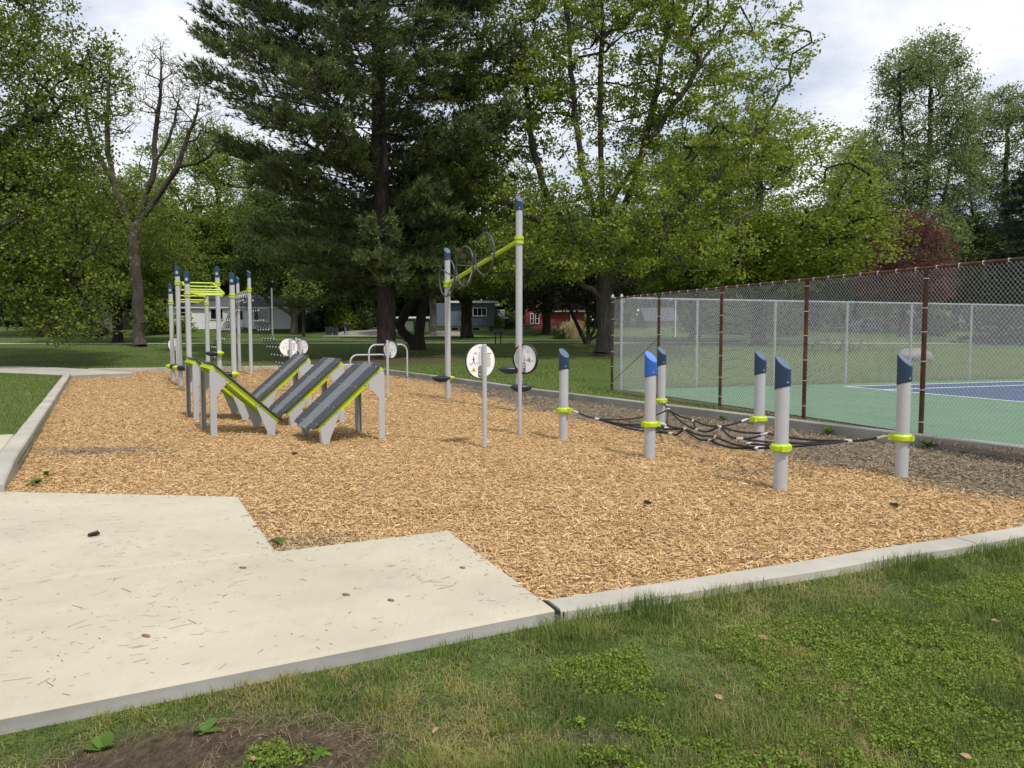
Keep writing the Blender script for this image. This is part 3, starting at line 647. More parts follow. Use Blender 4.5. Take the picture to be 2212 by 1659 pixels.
# climbing frame with peaked overhead ladder and rope net
FP = {1: (-12.47, 27.55), 2: (-10.99, 24.81), 3: (-9.51, 22.10), 4: (-11.35, 28.0), 5: (-9.87, 25.3), 6: (-8.40, 22.65)}
frame = thing('climbing_frame', 'tall grey climbing frame with lime overhead ladder and black rope net', 'play equipment', (-10.4, 25.0, 0))
def climbing():
    for i, (x, y) in FP.items():
        add_post(frame, x, y, 3.97 if i in (2, 5) else 3.55, R(98))
    zl, zh = 2.85, 3.38
    P = {i: Vector((x, y, zh if i in (2, 5) else zl)) for i, (x, y) in FP.items()}
    wv = (P[5] - P[2]).normalized(); off = 0.14
    def rail(a, b, c, s):
        o = wv * s
        pts = [a + o * .3, a.lerp(b, .22) + o * off + Vector((0, 0, -.02)), a.lerp(b, .5) + o * off, b + o * off + Vector((0, 0, .02)), b.lerp(c, .5) + o * off, b.lerp(c, .78) + o * off + Vector((0, 0, -.02)), c + o * .3]
        wobj('side_rail', MB().tube(pts, 0.034, 9), 'lime', frame); return pts
    l = rail(P[1], P[2], P[3], 1); r = rail(P[4], P[5], P[6], -1)
    def on(pts, t):
        n = len(pts) - 1; f = t * n; i = min(int(f), n - 1); return pts[i].lerp(pts[i + 1], f - i)
    for t in (0.04, .15, .27, .39, .5, .60, .69, .78, .87, .965): wobj('rung', MB().tube([on(l, t), on(r, t)], 0.024, 8), 'lime', frame)
    for i, p in P.items():
        for dz in (-.035, .035): wobj('clamp', MB().lathe([(PR + .002, -.022), (PR + .025, -.022), (PR + .025, .022), (PR + .002, .022)], p + Vector((0, 0, dz)), 16), 'lime', frame)
    for i, z, off_, ang, tl in ((1, .55, Vector((.12, -.06, 0)), R(5), -1), (2, .62, Vector((.14, -.08, 0)), R(5), -1), (5, 1.08, Vector((-.16, -.1, 0)), R(8), 1), (6, .52, Vector((-.16, -.12, 0)), R(8), 1)):
        c = Vector((*FP[i], z)) + off_; o = wobj('foot_rest', pod_mb(c, ang, .56, .13), 'pod_navy', frame)
        d = Vector((math.cos(ang), math.sin(ang), 0)) * tl
        obj('end_cap', tip_mb(c + d * .16, ang if tl > 0 else ang + math.pi, .19, .125), 'lime', o, tuple(frame.location))
    a = Vector((-11.29, 32.43, 0)); b = Vector((-12.9, 35.5, 0))
    add_post(frame, a.x, a.y, 4.45, R(-20)); add_post(frame, b.x, b.y, 4.42, R(-20))
    A = a + Vector((0, 0, 3.6)); B = b + Vector((0, 0, 3.6)); u = (B - A).normalized(); n = Vector((-u.y, u.x, 0)); n = n if n.x > 0 else -n
    wobj('beam', MB().tube([A, B], 0.045, 10), 'lime', frame)
    for dz in (-.05, .05): wobj('clamp', MB().lathe([(PR + .002, -.03), (PR + .03, -.03), (PR + .03, .03), (PR + .002, .03)], A + Vector((0, 0, dz)), 16), 'lime', frame)
    for s in (1, -1):
        cols = []
        for k in range(5):
            t = 0.14 + 0.72 * k / 4; top = A.lerp(B, t); t2 = 0.04 + 0.92 * k / 4; ft = a.lerp(b, t2) + n * (1.85 * s)
            pts = []
            for q in range(10):
                f = q / 9; p = top.lerp(ft, f); p.z -= 0.10 * math.sin(math.pi * f); pts.append(p)
            cols.append(pts); o = wobj('net_rope', MB().tube(pts, 0.017, 6), 'rope', frame)
            obj('ferrule', MB().tube([pts[0].lerp(pts[1], .1), pts[0].lerp(pts[1], .55)], .022, 6), 'ferrule', o, tuple(frame.location))
        for q in range(1, 9):
            row = [c[q] for c in cols]; sag = []
            for k in range(5):
                sag.append(row[k]); 
                if k < 4: sag.append((row[k] + row[k + 1]) / 2 + Vector((0, 0, -.03)))
            o = wobj('net_rope', MB().tube(sag, 0.014, 6), 'rope', frame)
            for p in row: obj('rope_connector', MB().ball(p, (.034, .034, .045), 6), 'ferrule', o, tuple(frame.location))
climbing()

# balance ramps
def ramp_thing(T, r, w, label, group='grey and black balance ramps'):
    """T = foot of the tall front leg, r = run towards the low end, w = across, away from the camera"""
    t = thing('balance_ramp', label, 'play equipment', (T[0], T[1], 0), group)
    O = Vector((T[0], T[1], 0)); r = Vector((*r, 0)).normalized(); w = Vector((*w, 0)).normalized(); W = 1.14
    z1, z0, Lb = 1.205, 0.215, 1.13                                   # heights of the high and low end, plan length
    def pt(u, v, z): return O + r * u + w * v + Vector((0, 0, z))
    def zb(u): return z1 + (z0 - z1) * (u + 0.05) / Lb
    sl = (Vector((0, 0, 1)) + r * ((z1 - z0) / Lb)).normalized()
    # three deck panels, corners cut
    v0, v1 = -0.07, W + 0.07; d = (v1 - v0) * .32; c = .06
    uA, uB = -0.05, Lb - 0.05
    def deck(name, poly, m, th=.022):
        P = [pt(u, v, zb(u)) for u, v in poly]; wobj(name, MB().prism(P, sl * .02, sl * (.02 + th)), m, t, ang=30)
    ol = .075
    deck('deck_panel', [(uA + c, v0), (uB - c, v0), (uB, v0 + c), (uB, v0 + d - .004), (uA, v0 + d - .004), (uA, v0 + c)], 'board_dark')
    deck('deck_panel', [(uA, v0 + d), (uB + .03, v0 + d), (uB + .03, v1 - d), (uA, v1 - d)], 'board_mid', .019)
    deck('deck_panel', [(uA, v1 - d + .004), (uB, v1 - d + .004), (uB, v1 - c), (uB - c, v1), (uA + c, v1), (uA, v1 - c)], 'board_dark')
    for u in (uA + .07, uA + .42, uA + .78, uB - .07):
        bb = MB()
        for v in (v0 + .09, v0 + d - .06, v0 + d + .05, (v0 + v1) / 2, v1 - d - .05, v1 - d + .06, v1 - .09):
            bb.ball(pt(u, v, zb(u)) + sl * .043, .013, 6)
        wobj('bolt_row', bb, 'bolt', t)
    # lime channels under the deck
    for v in (0.0, W):
        poly = [pt(u, v, zb(u)) for u in (uA + .03, uB - .03)]
        s = sl * -.075
        wobj('side_channel', MB().prism([poly[0], poly[1], poly[1] + s, poly[0] + s], w * -.025, w * .025).prism([poly[0] + s, poly[1] + s, poly[1] + s * 1.12, poly[0] + s * 1.12], w * (-.0 if v == 0 else -.06), w * (.06 if v == 0 else 0)), 'lime', t, ang=30)
        bb = MB()
        for u in (.04, .25, .72, .92): bb.ball(pt(u, v - .03 if v == 0 else v + .03, zb(u) - .05), .016, 6)
        wobj('channel_bolts', bb, 'bolt', t)
    P = [pt(u, v, zb(u)) + sl * .012 for u, v in ((uA + .04, .03), (uB - .04, .03), (uB - .04, W - .03), (uA + .04, W - .03))]
    wobj('under_panel', MB().prism(P, sl * -.006, sl * .004), 'lime', t, ang=30)
    e = [pt(uA + .03, v, zb(uA + .03)) for v in (.03, W - .03)]
    wobj('end_channel', MB().prism([e[0], e[1], e[1] + sl * -.075, e[0] + sl * -.075], r * -.01, r * .01), 'lime', t, ang=30)
    # legs: tall plates with a gusset, short tapered plates
    for v, q in ((-.035, 1), (W + .035, -1)):
        tw = .135
        top = lambda u: zb(u) - .055
        tall = [pt(-.07, v, -.2), pt(-.07 + tw, v, -.2), pt(-.07 + tw, v, .80), pt(.27, v, .70 + .20 * 0), pt(.30, v, top(.30)), pt(-.03, v, top(-.03)), pt(-.07, v, top(-.03) - .04)]
        tall = [pt(-.07, v, -.2), pt(.03, v, -.2), pt(.03, v, .68), pt(.19, v, .86), pt(.21, v, top(.21)), pt(-.02, v, top(-.02)), pt(-.07, v, top(-.02) - .03)]
        mb = MB().prism(tall, w * -.006, w * .006)
        mb.prism([pt(-.07, v, -.2), pt(-.058, v, -.2), pt(-.058, v, 1.05), pt(-.07, v, 1.05)], w * (.006 if q > 0 else -.10), w * (.10 if q > 0 else -.006))
        wobj('leg', mb, 'leg_grey', t, ang=30)
        low = [pt(.86, v, -.2), pt(.955, v, -.2), pt(.965, v, .05), pt(1.00, v, top(1.00)), pt(.66, v, top(.66)), pt(.845, v, .06)]
        mb = MB().prism(low, w * -.006, w * .006)
        mb.prism([pt(.945, v, -.2), pt(.957, v, -.2), pt(1.00, v, top(1.0) - .01), pt(.988, v, top(1.0) - .01)], w * (.006 if q > 0 else -.09), w * (.09 if q > 0 else -.006))
        wobj('leg', mb, 'leg_grey', t, ang=30)
    return t
rR = (-.84, -.54); wR = (-.50, .866); rL = (.985, .10); wL = (-.50, .866)
ramp_thing((-2.14, 12.08), rR, wR, 'nearest of the three balance ramps that slope down to the left')
ramp_thing((-3.29, 14.32), rR, wR, 'middle one of the three balance ramps that slope down to the left')
ramp_thing((-4.56, 16.70), rR, wR, 'farthest of the three balance ramps that slope down to the left')
ramp_thing((-5.00, 12.55), rL, wL, 'nearer of the two balance ramps that slope down to the right')
ramp_thing((-6.22, 14.75), rL, wL, 'farther of the two balance ramps that slope down to the right')

# round instruction signs
def text_mesh(s, size):
    cu = bpy.data.curves.new('t', 'FONT'); cu.body = s; cu.size = size; cu.align_x = 'CENTER'; cu.align_y = 'CENTER'; cu.resolution_u = 2
    o = bpy.data.objects.new('t', cu); COL.objects.link(o); dg = bpy.context.evaluated_depsgraph_get(); dg.update()
    me = bpy.data.meshes.new_from_object(o.evaluated_get(dg)); bpy.data.objects.remove(o); return me
def sign(x, y, yaw, label, shift=0.0, rim=False, art='run', h=1.54, plate_side=-1):
    """yaw: turn of the printed face from straight at the camera (positive = towards +x)"""
    t = thing('instruction_sign', label, 'sign', (x, y, 0), 'round white instruction signs on thin posts')
    pr = .033
    p = obj('post', MB().lathe([(pr, -.25), (pr, h - .03), (pr * 1.08, h - .028), (pr * 1.05, h - .008), (pr * .6, h)], n=16), 'post_grey', t)
    # disc frame: local x along the face, local y away from the viewer, behind the post
    M = Matrix.Rotation(yaw, 4, 'Z'); zc = h - .255; Rd = .262
    def lp(a, b, c): return tuple(M @ Vector((a + shift, b + .048, c + zc)))
    n = 40
    def disc(rad, b0, b1, trim=0.0):
        poly = [lp(rad * math.cos(q), 0, rad * math.sin(q)) for q in [2 * math.pi * k / n for k in range(n)]]
        return MB().prism(poly, M @ Vector((0, b0, 0)), M @ Vector((0, b1, 0)))
    back = obj('backing_disc', disc(Rd, .006, .03), 'sign_black', t, ang=30)
    face = obj('face_panel', disc(Rd - (.030 if rim else .008), -.001, .0055), 'sign_white', t, ang=30)
    if rim:
        obj('rim', MB().tube([lp((Rd - .014) * math.cos(q), .0, (Rd - .014) * math.sin(q)) for q in [2 * math.pi * k / n for k in range(n)]], .016, 8, closed=True), 'sign_black', t)
    def mark(name, polys, m, d=.003):
        mb = MB()
        for po in polys: mb.prism([lp(a, 0, c) for a, c in po], M @ Vector((0, -d, 0)), M @ Vector((0, -.0012, 0)))
        return obj(name, mb, m, face, smooth=False)
    def rect(a0, a1, c0, c1): return [(a0, c0), (a1, c0), (a1, c1), (a0, c1)]
    def line(a, b, wd):
        dx, dy = b[0] - a[0], b[1] - a[1]; l = math.hypot(dx, dy); nx, ny = -dy / l * wd / 2, dx / l * wd / 2
        return [(a[0] + nx, a[1] + ny), (a[0] - nx, a[1] - ny), (b[0] - nx, b[1] - ny), (b[0] + nx, b[1] + ny)]
    s = plate_side                                            # picture half of the disc: -1 left, +1 right of the post
    o = -shift                                                # where the post crosses the disc
    mark('dark_plate', [[(o + s * .03, -.245), (o + s * .085, -.235), (o + s * .085, -.085), (o + s * .03, -.065)]], 'sign_ink')
    mark('plate_marks', [rect(o + s * .045 - .013, o + s * .06 + .013, c, c + .022) for c in (-.115, -.155)] + [rect(o + s * .055 - .006, o + s * .055 + .006, -.2, -.18)], 'sign_white', .0045)
    tx0, tx1 = sorted((o - s * .05, o - s * .155))
    mark('warning_header', [rect(tx0, tx1, .105, .122)], 'sign_orange')
    rows = []
    for k in range(17):
        c = .093 - k * .0115; e = rnd.uniform(0, .03); rows.append(rect(tx0 + .012, tx1 - .004 - e, c, c + .0045))
    mark('warning_text', rows, 'sign_greyink')
    lg = o + s * .13
    mark('logo', [rect(lg - .025, lg + .025, .118, .126), rect(lg - .022, lg + .022, .106, .113), rect(lg - .006, lg + .012, .132, .142)], 'sign_greyink')
    if art == 'run':
        me = text_mesh('QUINTUPLE STEPS', .036); q = link('lettering', me, 'sign_ink', face)
        q.matrix_local = M @ Matrix.Translation((o + s * .056 + shift, .048 - .0035, zc + .03)) @ Matrix.Rotation(R(90), 4, 'X') @ Matrix.Rotation(R(90), 4, 'Z') @ Matrix.Scale(.72, 4)
        mark('side_lettering', [rect(o + s * .083 - .004, o + s * .083 + .004, .08 - k * .021, .093 - k * .021) for k in range(7)], 'sign_greyink')
        cx = o + s * .165; 
        mark('zigzag', [line((cx - .07, -.075), (cx - .068, -.02), .006), line((cx - .068, -.02), (cx - .02, -.072), .006), line((cx + .02, -.07), (cx + .062, -.015), .006), line((cx + .062, -.015), (cx + .068, -.07), .006)], 'sign_greyink')
        mark('running_figure', [line((cx + .0, .045), (cx + .002, .0), .022), line((cx, .0), (cx - .035, -.045), .010), line((cx + .003, .0), (cx + .028, -.045), .010), line((cx, .04), (cx - .025, .022), .007), line((cx, .04), (cx + .02, .02), .007), rect(cx - .008, cx + .008, .05, .068)], 'sign_maroon')
        mark('warning_triangle', [[(cx - .045, -.155), (cx + .045, -.155), (cx, -.09)]], 'sign_yellow'); mark('triangle_mark', [rect(cx - .008, cx + .010, -.14, -.118)], 'sign_ink', .0045)
    else:
        if art == 'step': mark('lettering', [rect(o + s * .058 - .006, o + s * .058 + .006, .03 - k * .021, .043 - k * .021) for k in range(4)] + [rect(o + s * .058 - .006, o + s * .058 + .006, -.06 - k * .02 + .02, -.047 - k * .02 + .02) for k in range(4)], 'sign_ink')
        else: mark('lettering', [rect(o + s * .058 - .004, o + s * .058 + .004, .06 - k * .02, .073 - k * .02) for k in range(8)], 'sign_greyink')
        cx = o + s * .155
        if art == 'step':
            pts = [(cx - .06, -.03), (cx - .03, -.03), (cx - .022, .01), (cx - .014, -.055), (cx - .004, -.02), (cx + .012, -.05), (cx + .022, .005), (cx + .03, -.055), (cx + .04, -.032), (cx + .07, -.032)]
            mark('pulse_drawing', [line(pts[k], pts[k + 1], .005) for k in range(len(pts) - 1)] + [line((cx - .068, .0), (cx - .068, -.04), .005), line((cx + .076, -.01), (cx + .076, -.05), .005), line((cx + .004, .03), (cx + .004, -.02), .014)], 'sign_ink')
        else:
            mark('drawing', [line((cx - .05, .04), (cx - .05, -.05), .007), line((cx + .055, .05), (cx + .055, -.05), .007), line((cx - .03, .02), (cx - .012, -.005), .007), line((cx - .012, -.005), (cx - .026, -.035), .009), line((cx, .03), (cx + .03, .035), .005)], 'sign_ink')
    bb = MB()
    for a in (-.055, .055): bb.ball(lp(o + a, -.01, Rd - .045), .012, 8)
    bb.ball(lp(o - s * .055, -.01, -.16), .012, 8).ball(lp(o + s * .055, -.01, -.215), .012, 8)
    obj('bolts', bb, 'bolt', t)
    return t
sign(-0.415, 11.317, R(36), 'round white sign with running figure and yellow warning triangle', -.035, False, 'run', 1.55, -1)
sign(0.134, 12.693, R(-38), 'round black rimmed sign on the thin post before the tall wheel post', .07, True, 'step', 1.54, 1)
sign(-3.357, 20.226, R(-32), 'round black rimmed sign standing between the two grey bar arches', .06, True, 'pull', 1.54, 1)
sign(-6.49, 22.0, R(24), 'white round sign left of the farthest right hand ramp, front of the three', -.05, False, 'pull', 1.57, -1)
sign(-6.86, 24.3, R(-22), 'black rimmed round sign just right of and behind a white round sign', .05, True, 'pull', 1.55, 1)
sign(-8.05, 28.0, R(-30), 'farthest of the three clustered round signs, mostly hidden', .05, True, 'pull', 1.58, 1)
sign(-13.4, 30.0, R(64), 'round sign seen nearly edge on behind the leftmost climbing frame post', -.1, False, 'pull', 1.54, -1)

# bent exercise bars
def arch(p, q, h, label):
    a = Vector((*p, 0)); b = Vector((*q, 0)); u = (b - a).normalized(); rr = .24; pts = [a + Vector((0, 0, -.25)), a + Vector((0, 0, h - rr))]
    for k in range(1, 7):
        t = math.pi / 2 * k / 6; pts.append(a + u * (rr - rr * math.cos(t)) + Vector((0, 0, h - rr + rr * math.sin(t))))
    for k in range(0, 7):
        t = math.pi / 2 * k / 6; pts.append(b - u * (rr - rr * math.sin(t)) + Vector((0, 0, h - rr + rr * math.cos(t))))
    pts.append(b + Vector((0, 0, -.25)))
    t = thing('exercise_bar', label, 'play equipment', tuple(a), 'bent grey exercise bars')
    wobj('bent_tube', MB().tube(pts, .027, 10), 'post_grey', t)
    for c in (a, b): wobj('joint_band', MB().lathe([(.0285, -.012), (.0285, .012)], c + Vector((0, 0, .33)), 12), 'sign_black', t)
arch((-4.384, 22.996), (-3.345, 23.94), 1.375, 'taller bent grey exercise bar behind the round sign')
arch((-5.20, 24.1), (-4.12, 24.9), 1.03, 'lower bent grey exercise bar left of the taller one')

# ---------------------------------------------------------------- wire fences
def chain_panel(a, b, z0, z1, pitch=.068, r=.0021, lean=0.004):
    """woven wire between two points, as two crossing families of diagonal wires"""
    a = Vector(a); b = Vector(b); L_ = (b - a).length; u = (b - a).normalized(); n = Vector((-u.y, u.x, 0)); h = z1 - z0
    S = []; E_ = []; slope = 1.12
    for fam in (1, -1):
        k = np.arange(-h / slope, L_ + h / slope, pitch)
        for s in k:
            # x = s + fam*(z/slope)
            x0, x1 = s, s + fam * h / slope
            t0 = 0.0; t1 = 1.0
            lo, hi = 0.0, L_
            d = x1 - x0
            ta, tb = (lo - x0) / d, (hi - x0) / d
            t0 = max(0, min(ta, tb)); t1 = min(1, max(ta, tb))
            if t1 - t0 < 1e-3: continue
            p = a + u * (x0 + d * t0) + n * lean * fam; q = a + u * (x0 + d * t1) + n * lean * fam
            S.append((p.x, p.y, z0 + h * t0)); E_.append((q.x, q.y, z0 + h * t1))
    return frusta(np.array(S), np.array(E_), np.full(len(S), r), np.full(len(S), r), 3)
def frusta(S, E_, r0, r1, n):
    D = E_ - S; D /= np.maximum(np.linalg.norm(D, axis=1, keepdims=True), 1e-9)
    ref = np.where(np.abs(D[:, 2:3]) < 0.92, np.array([[0, 0, 1.0]]), np.array([[1.0, 0, 0]]))
    A = np.cross(D, ref); A /= np.linalg.norm(A, axis=1, keepdims=True); B = np.cross(D, A)
    q = 2 * np.pi * np.arange(n) / n; c = np.cos(q)[None, :, None]; s = np.sin(q)[None, :, None]
    ring = A[:, None] * c + B[:, None] * s
    V = np.concatenate([S[:, None] + ring * r0[:, None, None], E_[:, None] + ring * r1[:, None, None]], 1)
    m = len(S); base = (np.arange(m) * 2 * n)[:, None, None]; k = np.arange(n)
    F = np.stack([k, (k + 1) % n, (k + 1) % n + n, k + n], 1)[None] + base
    return V.reshape(-1, 3), F.reshape(-1, 4)
def fence(name, label, pts, H, rust, z0=0.1, rad=.036, mid=False):
    t = thing(name, label, 'fence', (pts[0][0], pts[0][1], z0)); m = 'rust' if rust else 'galv'; L0 = t.location
    for i, p in enumerate(pts):
        pm = m if not (rust and i == 0) else 'rust'
        q = obj('post', MB().lathe([(rad, -.2), (rad, H - .02)], (p[0] - L0.x, p[1] - L0.y, 0), 14), pm, t)
        if i == 0:
            obj('post_cap', MB().lathe([(rad + .012, H - .02), (rad + .012, H + .03), (rad * .6, H + .075), (.01, H + .085)], (0, 0, 0), 12), 'galv', q)
        zz = np.arange(.25, H, .45); tb = MB()
        for z in zz: tb.lathe([(rad + .004, -.006), (rad + .004, .006)], (p[0] - L0.x, p[1] - L0.y, z + rnd.uniform(-.05, .05)), 10)
        obj('tie_wires', tb, 'wire', q)
    rl = MB().tube([(p[0] - L0.x, p[1] - L0.y, H - .03) for p in pts], .024, 8); obj('top_rail', rl, m, t)
    rb = MB()
    for i in range(len(pts) - 1):
        a = Vector((pts[i][0] - L0.x, pts[i][1] - L0.y, 0)); b = Vector((pts[i + 1][0] - L0.x, pts[i + 1][1] - L0.y, 0))
        u = (b - a).normalized(); nn = Vector((-u.y, u.x, 0)) * (.045 if rust else -.045)
        V, F = chain_panel(a + nn, b + nn, .03, H - .01, r=.0021 if rust else .0026)
        o = link('wire_mesh', npmesh('wire_mesh', V, F), 'wire', t); o['kind'] = 'stuff'
        for k in range(7):
            c = a.lerp(b, (k + .5) / 7); rb.box((c.x, c.y, H - .03), (.012, .055, .055), math.atan2(u.y, u.x))
    obj('rail_ties', rb, 'wire', t)['kind'] = 'stuff'
    return t
FA = Vector((0.333, -0.943, 0))
fence('rusty_fence', 'tall chain link fence with rusty brown posts beside the playground', [tuple(C0.to_2d())] + [(C0.x + FA.x * k, C0.y + FA.y * k) for k in (2.55, 5.2, 7.85, 10.45, 13.1, 15.8)], 2.64, True)
fence('silver_fence', 'silver chain link fence along the far end of the court', [(C0.x + .12 + CU.x * .15, C0.y + CU.y * .15)] + [(C0.x + CU.x * k, C0.y + CU.y * k) for k in (2.8, 5.6, 8.4, 11.1, 13.8, 16.6, 19.4, 22.2)], 2.66, False, 0.1)
# diagonal brace cable at the fence corner
tag(obj('brace_cable', MB().tube([(2.87, 21.36, .35), (3.65, 19.0, 1.55)], .008, 6), 'dark_metal'), 'thin dark brace cable slanting up from the fence corner post', 'cable')

# ---------------------------------------------------------------- trees
def unit(v): return v / np.maximum(np.linalg.norm(v, axis=-1, keepdims=True), 1e-9)
class Skel:
    def __init__(s, seed): s.P = np.zeros((60000, 3)); s.par = np.zeros(60000, int); s.n = 0; s.g = np.random.default_rng(seed); s.tips = []; s.fixed = {}
    def node(s, p, par): s.P[s.n] = p; s.par[s.n] = par; s.n += 1; return s.n - 1
    def limb(s, pts, par=-1, step=0.6, jit=0.05):
        pts = np.array(pts, float); ids = []
        if par >= 0: pts = np.vstack([s.P[par], pts])
        else: par = s.node(pts[0], -1); ids.append(par)
        for i in range(len(pts) - 1):
            p0 = pts[max(i - 1, 0)]; p1 = pts[i]; p2 = pts[i + 1]; p3 = pts[min(i + 2, len(pts) - 1)]
            n = max(1, int(np.linalg.norm(p2 - p1) / step))
            for k in range(1, n + 1):
                t = k / n; q = 0.5 * ((2 * p1) + (p2 - p0) * t + (2 * p0 - 5 * p1 + 4 * p2 - p3) * t * t + (3 * p1 - p0 - 3 * p2 + p3) * t ** 3)
                par = s.node(q + s.g.normal(0, jit, 3) * (k < n), par); ids.append(par)
        s.tips.append(par); return ids
    def reach(s, T, step=0.7, jit=0.06, up=0.5, lift=0.25, minz=0.0, curl=0.35):
        """grow a branch from the nearest suitable node to every target"""
        ax = s.P[:s.n]; d0 = np.array([np.min(np.linalg.norm(ax - t, axis=1)) for t in T]); ends = []
        for t in T[np.argsort(d0)]:
            Q = s.P[:s.n]; dv = t - Q; d = np.linalg.norm(dv, axis=1)
            cost = d + up * np.maximum(0, Q[:, 2] - t[2] + 0.25 * np.hypot(dv[:, 0], dv[:, 1])) + 30 * (Q[:, 2] < minz)
            i = int(np.argmin(cost)); L = d[i]
            if L < 0.15: continue
            pi = s.par[i]; pd = Q[i] - Q[pi] if pi >= 0 else np.array([0, 0, 1.0]); pd = pd / max(np.linalg.norm(pd), 1e-6)
            c = Q[i] + pd * L * curl + np.array([0, 0, lift * L * .3]); n = max(2, int(L / step)); par = i; q0 = Q[i].copy()
            for k in range(1, n + 1):
                f = k / n; q = (1 - f) ** 2 * q0 + 2 * f * (1 - f) * c + f * f * t
                par = s.node(q + s.g.normal(0, jit, 3) * (k < n), par)
            ends.append(par); s.tips.append(par)
        return ends
    def radii(s, base, twig=0.008, power=0.5, flare=0.5, fh=1.4):
        cnt = np.zeros(s.n); np.add.at(cnt, np.array(s.tips), 1.0)
        for i in range(s.n - 1, 0, -1):
            if s.par[i] >= 0: cnt[s.par[i]] += cnt[i]
        r = twig + (base - twig) * (cnt / cnt.max()) ** power
        z0 = s.P[0, 2]; z = s.P[:s.n, 2] - z0; hz = np.hypot(*(s.P[:s.n, :2] - s.P[0, :2]).T)
        r *= 1 + flare * np.clip(1 - z / fh, 0, 1) ** 2 * (hz < 1.5)
        return r
    def wood(s, r, name):
        i = np.arange(1, s.n); i = i[s.par[1:s.n] >= 0]; p = s.par[i]; S = s.P[p]; E_ = s.P[i]; r1 = r[i]; r0 = np.minimum(r[p], r1 * 1.6)
        trunky = r1 > 0.4 * r[0]; r0 = np.where(trunky, r[p], r0)
        E2 = E_ + unit(E_ - S) * (r1 * 0.15)[:, None]
        Vs, Fs, o = [], [], 0
        for lo, hi, n in ((0, .03, 3), (.03, .12, 5), (.12, 9, 10)):
            k = (r1 >= lo) & (r1 < hi)
            if k.any():
                V, F = frusta(S[k], E2[k], r0[k], r1[k], n); Vs.append(V); Fs.append(F + o); o += len(V)
        me = npmesh(name, np.concatenate(Vs), np.concatenate(Fs), None, True); return me
def leaf_mesh(name, C, per, spread, size, g, flat=0.9, droop=0.0, vs=0.6):
    n = len(C) * per; c = np.repeat(C, per, 0) + g.normal(0, 1, (n, 3)) * np.array([spread, spread, spread * vs])
    nr = unit(g.normal(0, 1, (n, 3)) + np.array([0, 0, flat])); a = unit(np.cross(nr, g.normal(0, 1, (n, 3)))); a[:, 2] -= droop; a = unit(a); b = unit(np.cross(nr, a))
    L = size * g.uniform(.6, 1.3, (n, 1)); W = L * g.uniform(.38, .58, (n, 1))
    V = np.stack([c - a * L * .5, c - a * L * .05 + b * W, c + a * L * .5, c - a * L * .05 - b * W], 1).reshape(-1, 3)
    t = np.clip(np.repeat(g.normal(.5, .16, len(C)), per) + g.normal(0, .16, n), 0, 1)
    return npmesh(name, V, np.arange(4 * n).reshape(n, 4), {'tint': np.repeat(t, 4)})
def in_lobes(g, lobes, n, shell=0.45):
    """points in a union of ellipsoids (cx,cy,cz,rx,ry,rz), favouring the outer shell"""
    w = np.array([l[3] * l[4] + l[3] * l[5] for l in lobes]); k = g.choice(len(lobes), n, p=w / w.sum()); l = np.array(lobes)[k]
    d = unit(g.normal(0, 1, (n, 3))); r = (shell + (1 - shell) * g.random(n)) ** 0.8
    return l[:, :3] + d * r[:, None] * l[:, 3:]
def plant_tree(name, label, me_w, me_c, wm, cm, loc, scale=(1, 1, 1), rz=0.0, group=None):
    t = thing(name, label, 'tree', (loc[0], loc[1], loc[2] - .2), group, rz); t.scale = scale
    link('trunk', me_w, wm, t)
    if me_c is not None: link('crown', me_c, cm, t)
    return t
def make_broad(seed, H, trunk_r, lobes, limbs, n1, n2, per, spread, size, name, first=2.5, leaf_keep=1.0, droop=.15, flat=.9, minz=1.5, shell=.45, vs=.6):
    s = Skel(seed); g = s.g; ids = s.limb(limbs[0], step=.5, jit=.03)
    for at, pts in limbs[1:]:
        z = s.P[:s.n, 2]; i = int(np.argmin(np.linalg.norm(s.P[:s.n] - np.array(at), axis=1))); s.limb(pts, i, .6, .06)
    s.reach(in_lobes(g, lobes, n1, .25), .8, .08, .6, .3, minz)
    e = s.reach(in_lobes(g, lobes, n2, shell), .6, .05, .5, .15, minz)
    r = s.radii(trunk_r); me = s.wood(r, name + '_wood'); C = s.P[e]
    if leaf_keep < 1: C = C[g.random(len(C)) < leaf_keep]
    cr = leaf_mesh(name + '_leaves', C, per, spread, size, g, flat, droop, vs) if per else None
    return me, cr

